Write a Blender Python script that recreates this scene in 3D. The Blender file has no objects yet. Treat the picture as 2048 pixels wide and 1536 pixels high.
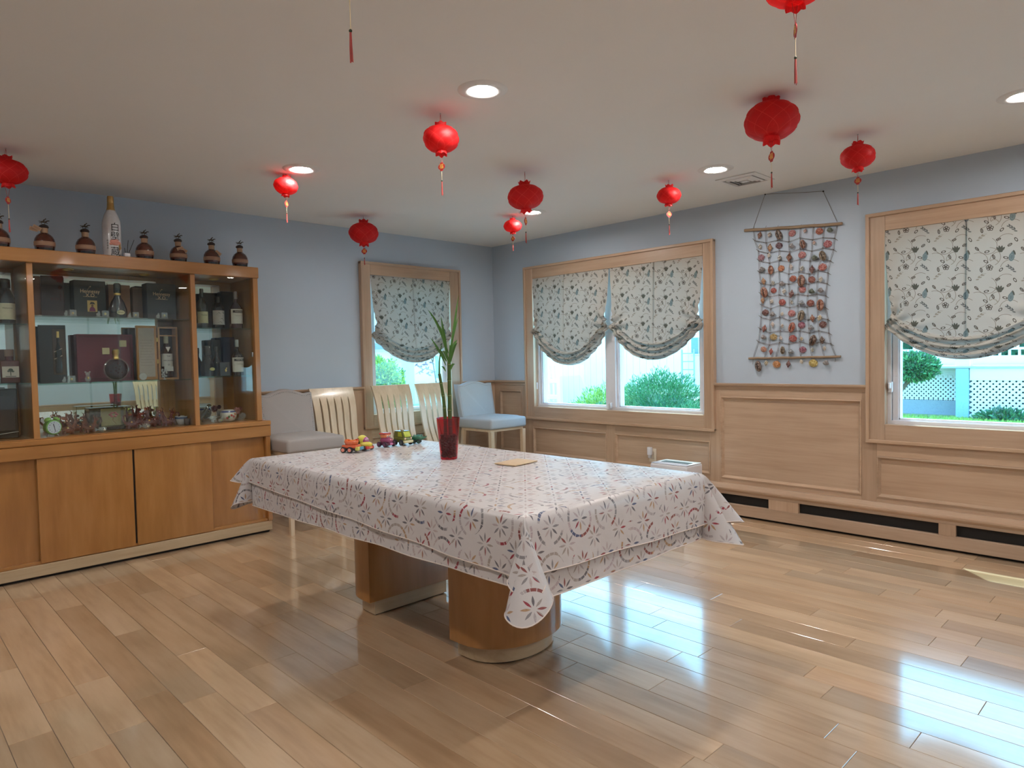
import bpy, bmesh, math, random
from mathutils import Vector, Matrix, Euler
R = random.Random(7)
PI = math.pi
sc = bpy.context.scene
COL = sc.collection

# ------------------------------------------------------------------ camera, light, exposure
cam = bpy.data.cameras.new('camera'); camo = bpy.data.objects.new('camera', cam); COL.objects.link(camo)
sc.camera = camo
F_PX, YAW, PITCH, ROLL = 1362.7, 0.7691, -0.03754, -0.02029
cam.sensor_fit = 'HORIZONTAL'; cam.sensor_width = 36.0; cam.lens = 36.0 * F_PX / 2048
cam.clip_start = 0.05; cam.clip_end = 200
fw = Vector((math.sin(YAW)*math.cos(PITCH), math.cos(YAW)*math.cos(PITCH), math.sin(PITCH)))
r0 = Vector((math.cos(YAW), -math.sin(YAW), 0)); u0 = r0.cross(fw)
rr = r0*math.cos(ROLL) + u0*math.sin(ROLL); uu = -r0*math.sin(ROLL) + u0*math.cos(ROLL)
M = Matrix((rr, uu, -fw)).transposed().to_4x4(); M.translation = (-4.9201, -5.346, 1.2595)
camo.matrix_world = M

vs = sc.view_settings
vs.view_transform = 'Standard'; vs.look = 'None'; vs.gamma = 1.0; vs.use_curve_mapping = False
vs.exposure = 0.38
LAMP = 260.0
SKY = 5.4
SUN = 8.5

w = bpy.data.worlds.new('sky'); sc.world = w; w.use_nodes = True
wn = w.node_tree; wn.nodes.clear()
wo = wn.nodes.new('ShaderNodeOutputWorld'); wb = wn.nodes.new('ShaderNodeBackground')
wt = wn.nodes.new('ShaderNodeTexCoord'); ws = wn.nodes.new('ShaderNodeSeparateXYZ'); wr = wn.nodes.new('ShaderNodeValToRGB')
wn.links.new(wt.outputs['Generated'], ws.inputs[0]); wn.links.new(ws.outputs['Z'], wr.inputs[0])
wr.color_ramp.elements[0].position = 0.0; wr.color_ramp.elements[0].color = (.72, .92, 1.0, 1)
wr.color_ramp.elements[1].position = 0.7; wr.color_ramp.elements[1].color = (.30, .62, 1.0, 1)
wn.links.new(wr.outputs[0], wb.inputs[0]); wb.inputs[1].default_value = SKY
wn.links.new(wb.outputs[0], wo.inputs[0])
sl = bpy.data.lights.new('sun', 'SUN'); sl.energy = SUN; sl.angle = 0.009; sl.color = (1, .95, .86)
so = bpy.data.objects.new('sun', sl); COL.objects.link(so); so.location = (6, 4, 9)
so.rotation_euler = Vector((-.37, -.35, -.84)).to_track_quat('-Z', 'Y').to_euler()

# ------------------------------------------------------------------ node helper
class G:
    def __init__(s, name):
        s.m = bpy.data.materials.new(name); s.m.use_nodes = True
        s.t = s.m.node_tree; s.t.nodes.clear()
        s.out = s.t.nodes.new('ShaderNodeOutputMaterial')
    def put(s, sock, v):
        if v is None: return
        if isinstance(v, bpy.types.NodeSocket): s.t.links.new(v, sock)
        else:
            if isinstance(v, (tuple, list)) and len(v) == 3 and len(getattr(sock, 'default_value', ())) == 4: v = (*v, 1)
            sock.default_value = v
    def n(s, typ, ins=None, **at):
        nd = s.t.nodes.new('ShaderNode' + typ)
        for k, v in at.items(): setattr(nd, k, v)
        for k, v in (ins or {}).items(): s.put(nd.inputs[k], v)
        return nd
    def ma(s, op, a, b=None, c=None):
        nd = s.n('Math', operation=op)
        for i, v in enumerate((a, b, c)): s.put(nd.inputs[i], v)
        return nd.outputs[0]
    def vm(s, op, a, b=None, out=0):
        nd = s.n('VectorMath', operation=op); s.put(nd.inputs[0], a); s.put(nd.inputs[1], b)
        return nd.outputs[out]
    def mix(s, f, a, b, bl='MIX'):
        nd = s.n('Mix', data_type='RGBA', blend_type=bl)
        s.put(nd.inputs[0], f); s.put(nd.inputs[6], a); s.put(nd.inputs[7], b)
        return nd.outputs[2]
    def ramp(s, f, st, interp='LINEAR'):
        nd = s.n('ValToRGB'); s.put(nd.inputs[0], f); cr = nd.color_ramp; cr.interpolation = interp
        while len(cr.elements) < len(st): cr.elements.new(.5)
        for e, (p, c) in zip(cr.elements, st): e.position = p; e.color = (*c, 1)
        return nd.outputs[0]
    def co(s, k='Object'): return s.n('TexCoord').outputs[k]
    def sep(s, v): return s.n('SeparateXYZ', {0: v}).outputs
    def comb(s, x, y, z=0.0): return s.n('CombineXYZ', {0: x, 1: y, 2: z}).outputs[0]
    def noise(s, v, scale, detail=2.0, rough=.5, out=0):
        return s.n('TexNoise', {'Vector': v, 'Scale': scale, 'Detail': detail, 'Roughness': rough}).outputs[out]
    def bsdf(s, **k):
        nd = s.n('BsdfPrincipled')
        for kk, v in k.items(): s.put(nd.inputs[kk.replace('_', ' ')], v)
        s.t.links.new(nd.outputs[0], s.out.inputs[0]); return nd
    def bump(s, nd, h, strength=.2, dist=.01):
        b = s.n('Bump', {'Height': h, 'Strength': strength, 'Distance': dist})
        s.t.links.new(b.outputs[0], nd.inputs['Normal'])
    def surf(s, sock): s.t.links.new(sock, s.out.inputs[0])

def plain(name, c, rough=.5, metal=0.0, spec=.5, noise=.08, scale=30, coat=0.0):
    g = G(name)
    nz = g.noise(g.co(), scale, 3)
    f = g.ma('MULTIPLY_ADD', nz, 2*noise, 1-noise)
    col = g.mix(1.0, (*c, 1), g.comb(f, f, f), 'MULTIPLY')
    g.bsdf(Base_Color=col, Roughness=rough, Metallic=metal, Specular_IOR_Level=spec, Coat_Weight=coat, Coat_Roughness=.08)
    return g.m
def wood(name, dark, mid, light, axis=0, rough=.35, coat=.25, spread=.35, coatr=.15, spec=.5, ior=1.5, per=14.0, vary=.16):
    g = G(name)
    oi = g.n('ObjectInfo').outputs
    off = g.ma('MULTIPLY', oi['Random'], 37.0)
    v = g.vm('ADD', g.co(), g.comb(off, g.ma('MULTIPLY', off, 1.7), off))
    sx = [per, per, per]; sx[axis] = 1.1
    vv = g.vm('MULTIPLY', v, tuple(sx))
    n1 = g.noise(vv, 1.0, 5, .6)
    sx = [3.0*per, 3.0*per, 3.0*per]; sx[axis] = 2.5
    n2 = g.noise(g.vm('MULTIPLY', v, tuple(sx)), 1.6, 3, .5)
    n3 = g.noise(v, 2.2, 2)
    t = g.ma('ADD', g.ma('MULTIPLY', n1, .55), g.ma('ADD', g.ma('MULTIPLY', n2, .2), g.ma('MULTIPLY', n3, .25)))
    col = g.ramp(t, [(.5-spread*.5, dark), (.5, mid), (.5+spread*.5, light)])
    rv = g.ma('FRACT', g.ma('MULTIPLY', oi['Random'], 91.7))
    k = g.ma('MULTIPLY_ADD', rv, 2*vary, 1-vary)
    k2 = g.ma('MULTIPLY_ADD', g.ma('FRACT', g.ma('MULTIPLY', oi['Random'], 53.3)), .6*vary, 1-.3*vary)
    col = g.mix(1.0, col, g.comb(k, g.ma('MULTIPLY', k, k2), g.ma('MULTIPLY', k, g.ma('MULTIPLY', k2, k2))), 'MULTIPLY')
    nd = g.bsdf(Base_Color=col, Roughness=rough, Specular_IOR_Level=spec, Coat_Weight=coat, Coat_Roughness=coatr, Coat_IOR=ior)
    g.bump(nd, g.ma('ADD', n2, g.ma('MULTIPLY', n3, 1.5)), .06, .004)
    return g.m
def tint(name, rough=.5, coat=0.0, metal=0.0, noise=.1, scale=60):      # colour comes from the object's own colour
    g = G(name)
    nz = g.noise(g.co(), scale, 3)
    f = g.ma('MULTIPLY_ADD', nz, 2*noise, 1-noise)
    g.bsdf(Base_Color=g.mix(1.0, g.n('ObjectInfo').outputs['Color'], g.comb(f, f, f), 'MULTIPLY'), Roughness=rough, Coat_Weight=coat, Metallic=metal)
    return g.m
def schlick(g, ior):      # same from both faces of a thin pane
    f0 = ((ior-1)/(ior+1))**2
    return g.ma('MULTIPLY_ADD', g.ma('POWER', g.n('LayerWeight', {'Blend': .5}).outputs['Facing'], 5.0), 1-f0, f0)
def glassy(name, c, rough=0.0, refl=1.0, ior=1.45):
    g = G(name)
    fr = schlick(g, ior)
    tr = g.n('BsdfTransparent', {'Color': (*c, 1)}).outputs[0]
    gl = g.n('BsdfGlossy', {'Color': (1, 1, 1, 1), 'Roughness': rough}).outputs[0]
    g.surf(g.n('MixShader', {0: g.ma('MINIMUM', g.ma('MULTIPLY', fr, refl), 1.0), 1: tr, 2: gl}).outputs[0])
    return g.m
MAPLE = ((.36, .235, .15), (.49, .335, .225), (.59, .42, .295))
maple = [wood('maple_grain_%s' % 'xyz'[i], *MAPLE, axis=i, per=20, spread=.5, vary=.08) for i in range(3)]
HONEY = ((.31, .128, .032), (.41, .185, .052), (.49, .24, .08))
honey = [wood('honey_maple_%s' % 'xyz'[i], *HONEY, axis=i, rough=.28, coat=.4, coatr=.08, vary=.04, per=7) for i in range(3)]
floor_wood = wood('floor_maple', (.37, .235, .13), (.52, .355, .215), (.62, .445, .29), axis=1, rough=.28, coat=1.0, coatr=.10, ior=1.85, vary=.19, per=9)
pale_wood = [wood('pale_chair_wood_%s' % 'xyz'[i], (.56, .42, .26), (.68, .53, .36), (.76, .62, .45), axis=i, rough=.3, coat=.4, vary=.05) for i in range(3)]
plinth_wood = wood('plinth_wood', (.42, .29, .16), (.52, .38, .23), (.60, .46, .30), axis=0, rough=.4, coat=.2, vary=.04)
walls_m = plain('blue_grey_wall_paint', (.465, .54, .625), .75, noise=.02, scale=3)
ceil_m = plain('ceiling_paint', (.765, .75, .725), .8, noise=.02, scale=3)
white_m = plain('white_vinyl', (.72, .71, .74), .35, noise=.03)
dark_m = plain('dark_recess', (.012, .010, .009), .7)
metal_m = plain('brushed_metal', (.55, .55, .55), .35, 1.0)
gold_m = plain('gold_metal', (.75, .52, .18), .3, 1.0)
mirror_m = plain('mirror', (.80, .86, .86), .015, 1.0, noise=.0)
glass_m = glassy('window_glass', (.74, .93, .99))
cab_glass = glassy('cabinet_glass', (.93, .97, .95), refl=.9)
def cutglass(name, c, tc, k=.35):      # cut glass: part clear, part diffuse colour standing in for facet glints
    g = G(name); fr = schlick(g, 1.6)
    tr = g.n('BsdfTransparent', {'Color': (*tc, 1)}).outputs[0]; df = g.n('BsdfDiffuse', {'Color': (*c, 1)}).outputs[0]
    gl = g.n('BsdfGlossy', {'Color': (1, 1, 1, 1), 'Roughness': .03}).outputs[0]
    a = g.n('MixShader', {0: k, 1: tr, 2: df}).outputs[0]
    g.surf(g.n('MixShader', {0: g.ma('MINIMUM', g.ma('MULTIPLY', fr, 1.8), 1.0), 1: a, 2: gl}).outputs[0]); return g.m
clear_m = cutglass('clear_crystal', (.75, .78, .78), (.92, .94, .94), .17)
matte = tint('painted_matte', .6)
gloss = tint('painted_gloss', .25, .5)
dimgloss = tint('bottle_gloss', .1, .6, noise=.03)
cloth_t = tint('woven_fabric', .9, noise=.12, scale=400)
metalt = tint('tinted_metal', .35, metal=1.0)

# ------------------------------------------------------------------ mesh helper
class MB:
    def __init__(s): s.v = []; s.f = []; s.mi = []; s.uv = []; s.flat = set()
    def add(s, vs, fs, mi=0, M=None, uv=None):
        b = len(s.v)
        s.v += [tuple(M @ Vector(p)) if M is not None else tuple(p) for p in vs]
        s.f += [tuple(i+b for i in f) for f in fs]; s.mi += [mi]*len(fs)
        s.uv += list(uv) if uv else [(0, 0)]*len(vs)
        return s
    def box(s, a, b, mi=0, M=None):
        x0, x1 = sorted((a[0], b[0])); y0, y1 = sorted((a[1], b[1])); z0, z1 = sorted((a[2], b[2]))
        vs = [(x0,y0,z0),(x1,y0,z0),(x1,y1,z0),(x0,y1,z0),(x0,y0,z1),(x1,y0,z1),(x1,y1,z1),(x0,y1,z1)]
        return s.add(vs, [(3,2,1,0),(4,5,6,7),(0,1,5,4),(1,2,6,5),(2,3,7,6),(3,0,4,7)], mi, M)
    def rbox(s, a, b, r=.01, seg=2, mi=0, M=None):
        bm = bmesh.new(); bmesh.ops.create_cube(bm, size=1)
        c = [(a[i]+b[i])/2 for i in range(3)]; d = [abs(b[i]-a[i]) for i in range(3)]
        for v in bm.verts: v.co = Vector([c[i]+v.co[i]*d[i] for i in range(3)])
        bmesh.ops.bevel(bm, geom=bm.edges[:], offset=min(r, min(d)*.49), segments=seg, affect='EDGES', profile=.5)
        bm.verts.index_update()
        s.add([v.co[:] for v in bm.verts], [[v.index for v in f.verts] for f in bm.faces], mi, M); bm.free(); return s
    def lathe(s, prof, n=20, c=(0,0,0), mi=0, M=None, rf=None, cap=True, sx=1.0, sy=1.0):
        vs = []; fs = []; k = len(prof)
        for j, (r, z) in enumerate(prof):
            for i in range(n):
                a = 2*PI*i/n; q = r*(rf(a, j, z) if rf else 1)
                vs.append((c[0]+q*math.cos(a)*sx, c[1]+q*math.sin(a)*sy, c[2]+z))
        for j in range(k-1):
            for i in range(n):
                i2 = (i+1) % n; fs.append((j*n+i, j*n+i2, (j+1)*n+i2, (j+1)*n+i))
        if cap: fs.append(tuple(range(n-1, -1, -1))); fs.append(tuple((k-1)*n+i for i in range(n)))
        return s.add(vs, fs, mi, M)
    def ell(s, c, r, nu=14, nv=9, mi=0, M=None):
        pr = [(max(math.sin(PI*j/nv), .001), -math.cos(PI*j/nv)*r[2]) for j in range(nv+1)]
        return s.lathe([(q, z) for q, z in pr], nu, c, mi, M, sx=r[0], sy=r[1])
    def tube(s, pts, r, n=8, mi=0, M=None, cap=True, flat=1.0):
        pts = [Vector(p) for p in pts]; k = len(pts); vs = []; fs = []
        rs = r if isinstance(r, (list, tuple)) else [r]*k
        up = None
        for j, p in enumerate(pts):
            t = (pts[min(j+1, k-1)] - pts[max(j-1, 0)])
            t = t.normalized() if t.length > 1e-9 else Vector((0,0,1))
            if up is None: up = Vector((0,0,1)) if abs(t.z) < .9 else Vector((1,0,0))
            a = t.cross(up).normalized(); b = a.cross(t).normalized(); up = b
            for i in range(n):
                an = 2*PI*i/n; vs.append(p + a*(rs[j]*math.cos(an)) + b*(rs[j]*flat*math.sin(an)))
        for j in range(k-1):
            for i in range(n):
                i2 = (i+1) % n; fs.append((j*n+i, j*n+i2, (j+1)*n+i2, (j+1)*n+i))
        if cap: fs.append(tuple(range(n-1, -1, -1))); fs.append(tuple((k-1)*n+i for i in range(n)))
        return s.add(vs, fs, mi, M)
    def prism(s, poly, h0, h1, fn, mi=0):                        # fn(a, b, h) -> point
        n = len(poly)
        vs = [fn(a, b, h0) for a, b in poly] + [fn(a, b, h1) for a, b in poly]
        fs = [tuple(range(n-1, -1, -1)), tuple(range(n, 2*n))] + [(i, (i+1) % n, n+(i+1) % n, n+i) for i in range(n)]
        return s.add(vs, fs, mi)
    def grid(s, rows, mi=0, uv=None, M=None):
        nr, nc = len(rows), len(rows[0])
        vs = [p for r_ in rows for p in r_]
        fs = [(j*nc+i, j*nc+i+1, (j+1)*nc+i+1, (j+1)*nc+i) for j in range(nr-1) for i in range(nc-1)]
        return s.add(vs, fs, mi, M, [q for r_ in uv for q in r_] if uv else None)
    def mesh(s, name, mats, smooth=40, recalc=True):
        me = bpy.data.meshes.new(name); me.from_pydata(s.v, [], s.f)
        for m in (mats if isinstance(mats, (list, tuple)) else [mats]): me.materials.append(m)
        me.polygons.foreach_set('material_index', s.mi)
        if any(u != (0, 0) for u in s.uv):
            ul = me.uv_layers.new(name='UVMap')
            li = [0]*len(me.loops); me.loops.foreach_get('vertex_index', li)
            ul.data.foreach_set('uv', [c for i in li for c in s.uv[i]])
        if recalc:
            bm = bmesh.new(); bm.from_mesh(me); bmesh.ops.recalc_face_normals(bm, faces=bm.faces); bm.to_mesh(me); bm.free()
        if smooth:
            me.polygons.foreach_set('use_smooth', [True]*len(me.polygons)); me.set_sharp_from_angle(angle=math.radians(smooth))
        me.update(); return me
    def build(s, name, mats, parent=None, smooth=40, color=None, recalc=True):
        return link(name, s.mesh(name, mats, smooth, recalc), parent, color)
def link(name, me, parent=None, color=None, loc=None):
    o = bpy.data.objects.new(name, me); COL.objects.link(o)
    if parent is not None: o.parent = parent
    if color: o.color = (*color, 1)
    if loc: o.location = loc
    return o
def tag(o, label=None, cat=None, group=None, kind=None):
    for k, v in (('label', label), ('category', cat), ('group', group), ('kind', kind)):
        if v: o[k] = v
    return o
def thing(name, label, cat, loc=(0,0,0), rz=0.0, group=None):
    o = bpy.data.objects.new(name, None); COL.objects.link(o); o.empty_display_size = .05
    o.location = loc; o.rotation_euler = (0, 0, rz); return tag(o, label, cat, group)
def structure(o): o['kind'] = 'structure'; return o
def copy_thing(o, label, loc=None, rz=None, parent=None):
    c = o.copy(); COL.objects.link(c)
    if parent is not None: c.parent = parent
    if loc: c.location = loc
    if rz is not None: c.rotation_euler = (0, 0, rz)
    if label: c['label'] = label
    for ch in [x for x in bpy.data.objects if x.parent == o]: copy_thing(ch, None, parent=c)
    return c
def text(body, size, mat, parent, M, name='lettering', color=None, sx=1.0, align='CENTER'):
    cu = bpy.data.curves.new('lettering', 'FONT'); cu.body = body; cu.size = size; cu.align_x = align; cu.align_y = 'CENTER'
    cu.extrude = .0004; cu.resolution_u = 3
    o = bpy.data.objects.new('lettering', cu); COL.objects.link(o)
    me = bpy.data.meshes.new_from_object(o.evaluated_get(bpy.context.evaluated_depsgraph_get()))
    bpy.data.objects.remove(o); bpy.data.curves.remove(cu)
    me.materials.clear(); me.materials.append(mat)
    me.transform(M @ Matrix.Diagonal((sx, 1, 1, 1)))
    return link(name, me, parent, color)
def facing(x, y, z): return Matrix.Translation((x, y, z)) @ Matrix.Rotation(PI/2, 4, 'X')      # text plane facing -y
# ------------------------------------------------------------------ room shell
X0, Y0, H = -7.0, -7.0, 2.44
class Wall:
    def __init__(s, k): s.k = k
    def P(s, a, z, d):
        return {'A': (a, -d, z), 'B': (-d, a, z), 'C': (a, Y0+d, z), 'D': (X0+d, a, z)}[s.k]
    def box(s, mb, a0, a1, z0, z1, d0, d1, mi=0): mb.box(s.P(a0, z0, d0), s.P(a1, z1, d1), mi); return mb
WA, WB, WC, WD = (Wall(k) for k in 'ABCD')
def maxis(wall, along): return maple[2] if along == 'z' else maple[0 if wall.k in 'AC' else 1]

floor = structure(MB().box((X0, Y0, -.12), (0, 0, -.012)).build('floor', plain('subfloor', (.10, .055, .03), .8)))
PW, GAP = .127, .0012
LEN = (.5, .7, .9, 1.1, 1.35)
def plank_mb(L, mb, cx=0, cy=0):
    a, b, c = PW/2-GAP/2, L/2-GAP/2, .0012
    vs = [(-a,-b,-.012),(a,-b,-.012),(a,b,-.012),(-a,b,-.012),(-a,-b,-c),(a,-b,-c),(a,b,-c),(-a,b,-c),(-a+c,-b+c,0),(a-c,-b+c,0),(a-c,b-c,0),(-a+c,b-c,0)]
    return mb.add([(x+cx, y+cy, z) for x, y, z in vs], [(0,1,5,4),(1,2,6,5),(2,3,7,6),(3,0,4,7),(4,5,9,8),(5,6,10,9),(6,7,11,10),(7,4,8,11),(8,9,10,11)])
plank_me = {L: plank_mb(L, MB()).mesh('plank', floor_wood, 0) for L in LEN}
planks = []
x = -2.563 - PW/2 + PW*20
while x > X0:
    y = R.uniform(0, .9)
    while y > Y0:
        L = R.choice(LEN)
        if x - PW/2 < -.02: planks.append((x, y-L/2, L))
        y -= L
    x -= PW
def seen(p):
    d = Vector((p[0], p[1], 0)) - camo.location
    z = d.dot(fw)
    if z < .5: return 0
    u, v = F_PX*d.dot(rr)/z, F_PX*d.dot(uu)/z
    return p[2]/(z**2.6) if abs(u) < 1150 and abs(v) < 900 else 0
planks.sort(key=seen, reverse=True)
planks = [p for p in planks if p[1]-p[2]/2 < -.01]
rest = MB()
for i, (x, y, L) in enumerate(planks):
    if i < 300: link('plank', plank_me[L], floor, loc=(x, y, 0))
    else: plank_mb(L, rest, x, y)
tag(rest.build('plank_field', floor_wood, floor, 0), kind='stuff')

structure(MB().box((X0-.16, Y0-.16, H), (.16, .16, H+.14)).build('ceiling', ceil_m))
def wall_mesh(wall, a0, a1, holes):
    mb = MB(); cuts = sorted({a0, a1, *[h[0] for h in holes], *[h[1] for h in holes]})
    for l, r_ in zip(cuts, cuts[1:]):
        hs = [h for h in holes if h[0] <= l + 1e-6 and h[1] >= r_ - 1e-6]
        if hs:
            wall.box(mb, l, r_, -.3, hs[0][2], -.16, 0); wall.box(mb, l, r_, hs[0][3], H, -.16, 0)
        else: wall.box(mb, l, r_, -.3, H, -.16, 0)
    return mb
HA = [(-1.545, -.595, .765, 2.05)]
HB = [(-2.515, -.595, .765, 2.055), (-4.735, -3.815, .765, 2.055), (-6.655, -5.735, .765, 2.055)]
wall_back = structure(wall_mesh(WA, X0, .16, HA).build('wall_back', walls_m, smooth=0))
wall_right = structure(wall_mesh(WB, Y0, 0, HB).build('wall_right', walls_m, smooth=0))
wall_front = structure(wall_mesh(WC, X0, 0, []).build('wall_front', walls_m, smooth=0))
wall_left = structure(wall_mesh(WD, Y0, 0, []).build('wall_left', walls_m, smooth=0))

def molding(wall, par, a0, a1, z0, z1, t=.024, d0=.024, d1=.007):
    """sloped frame moulding round a recessed panel"""
    mb = MB(); P = wall.P
    for (pa, pb) in (((a0, z0), (a1, z0)), ((a1, z0), (a1, z1)), ((a1, z1), (a0, z1)), ((a0, z1), (a0, z0))):
        ca, cz = (a0+a1)/2, (z0+z1)/2
        def inn(p, q): return (p[0] + math.copysign(q, ca-p[0]), p[1] + math.copysign(q, cz-p[1]))
        rows = []
        for q, d in ((0, .0), (0, d0), (.35*t, d0+.002), (.5*t, d0-.006), (t, d1), (t, 0)):
            A, B = inn(pa, q), inn(pb, q); rows.append([P(A[0], A[1], d), P(B[0], B[1], d)])
        mb.grid(rows)
    return mb.build('panel_molding', maxis(wall, 'a'), par, 30)
def panel(wall, par, a0, a1, z0, z1):
    wall.box(MB(), a0, a1, z0, z1, 0, .006).build('wainscot_panel', maxis(wall, 'a'), par, 0); molding(wall, par, a0, a1, z0, z1)
def bar(wall, par, name, a0, a1, z0, z1, d0, d1, along='a', r=.003):
    A, B = wall.P(a0, z0, d0), wall.P(a1, z1, d1)
    lo = [min(A[i], B[i]) for i in range(3)]; hi = [max(A[i], B[i]) for i in range(3)]
    return MB().rbox(lo, hi, r, 1).build(name, maxis(wall, along), par, 0)
def cap(wall, par, a0, a1, zt=1.033):
    prof = [(0, zt-.05), (.022, zt-.05), (.026, zt-.03), (.036, zt-.022), (.046, zt-.016), (.048, zt-.004), (.044, zt), (0, zt)]
    MB().prism(prof, a0, a1, lambda d, z, a: wall.P(a, z, d)).build('chair_rail', maxis(wall, 'a'), par, 25)
# right wall wainscot
for a0, a1, z0, z1 in ((-.42,-.10,.30,.93),(-1.505,-.575,.30,.568),(-2.545,-1.60,.30,.568),(-3.682,-2.637,.284,.93),(-4.77,-3.777,.28,.557),(-5.58,-4.93,.284,.93)):
    panel(WB, wall_right, a0, a1, z0, z1)
for a0, a1, z0, z1 in ((-.10,0,.235,1.0),(-.575,-.42,.235,1.0),(-1.60,-1.505,.235,.66),(-2.637,-2.545,.235,1.0),(-3.777,-3.682,.235,1.0),(-4.93,-4.77,.235,1.0),(-6.99,-6.74,.235,1.0),(-6.74,-5.58,.235,.66),(-5.64,-5.58,.66,1.0)):
    bar(WB, wall_right, 'stile', a0, a1, z0, z1, 0, .02, 'z', .001)
for a0, a1, z0, z1 in ((-.42,-.10,.93,1.0),(-1.505,-.575,.568,.66),(-2.545,-1.60,.568,.66),(-3.682,-2.637,.93,1.0),(-4.77,-3.777,.557,.66),(-5.58,-4.93,.93,1.0),
                       (-.42,-.10,.235,.30),(-1.505,-.575,.235,.30),(-2.545,-1.60,.235,.30),(-3.682,-2.637,.235,.284),(-4.77,-3.777,.235,.28),(-5.58,-4.93,.235,.284)):
    bar(WB, wall_right, 'rail', a0, a1, z0, z1, 0, .0195, 'a', .001)
for a0, a1 in ((-.50, 0), (-3.72, -2.59), (-5.64, -4.83), (-6.99, -6.75)): cap(WB, wall_right, a0, a1)
# back wall wainscot
for a0, a1, z0, z1 in ((-.40,-.10,.30,.93),(-1.55,-.56,.30,.568),(-2.62,-1.72,.30,.93)): panel(WA, wall_back, a0, a1, z0, z1)
for a0, a1, z0, z1 in ((-.10,-.02,.0,1.0),(-.56,-.40,.0,1.0),(-1.72,-1.55,.0,1.0),(-2.695,-2.62,.0,1.0)): bar(WA, wall_back, 'stile', a0, a1, z0, z1, 0, .02, 'z', .001)
for a0, a1, z0, z1 in ((-.40,-.10,.93,1.0),(-1.55,-.56,.568,.66),(-2.62,-1.72,.93,1.0),(-.40,-.10,.14,.30),(-1.55,-.56,.14,.30),(-2.62,-1.72,.14,.30)): bar(WA, wall_back, 'rail', a0, a1, z0, z1, 0, .0195, 'a', .001)
for a0, a1 in ((-.485, 0), (-2.695, -1.625)): cap(WA, wall_back, a0, a1)
structure(WA.box(MB(), -2.69, -.07, 0, .14, 0, .03).build('baseboard_back', maple[0], smooth=0))
# front wall (seen only in the mirror): low wainscot and a white trim band
for a0, a1 in ((-6.6,-5.6),(-5.4,-4.4),(-4.2,-3.2),(-3.0,-2.0),(-1.8,-.8)): panel(WC, wall_front, a0, a1, .16, .58)
for k in range(6): bar(WC, wall_front, 'stile', -6.8+1.2*k, -6.6+1.2*k, 0, .66, 0, .02, 'z', .001)
for z0, z1 in ((0, .16), (.58, .66)): bar(WC, wall_front, 'rail', -6.99, -.01, z0, z1, 0, .0195, 'a', .001)
cap(WC, wall_front, -6.99, -.01, .70)
structure(WC.box(MB(), -6.9, -.1, 1.98, 2.07, 0, .03).build('trim_1', white_m, smooth=0))
# baseboard heater cover on the right wall
bb = structure(MB().box((-.03, -6.99, 0), (0, -.06, .235)).build('baseboard_right', dark_m, smooth=0))
prof = [(0, .19), (.062, .19), (.07, .197), (.078, .21), (.078, .22), (.066, .226), (.058, .24), (.05, .252), (0, .252)]
MB().prism(prof, -6.99, -.03, lambda d, z, a: WB.P(a, z, d)).build('ledge_molding', maple[1], bb, 25)
slots = [(-1.05, -.30), (-1.95, -1.2), (-3.045, -2.15), (-4.149, -3.268), (-5.15, -4.243), (-6.5, -5.3)]
bar(WB, bb, 'kick_board', -6.99, -.03, .018, .10, .032, .064, r=.002)
bar(WB, bb, 'upper_strip', -6.99, -.03, .172, .192, .032, .064, r=.002)
ps = sorted([-6.99, *[v for s_ in slots for v in s_], -.03])
for a0, a1 in zip(ps[0::2], ps[1::2]): bar(WB, bb, 'post', a0, a1, .099, .173, .034, .0635, 'z', .002)

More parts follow.
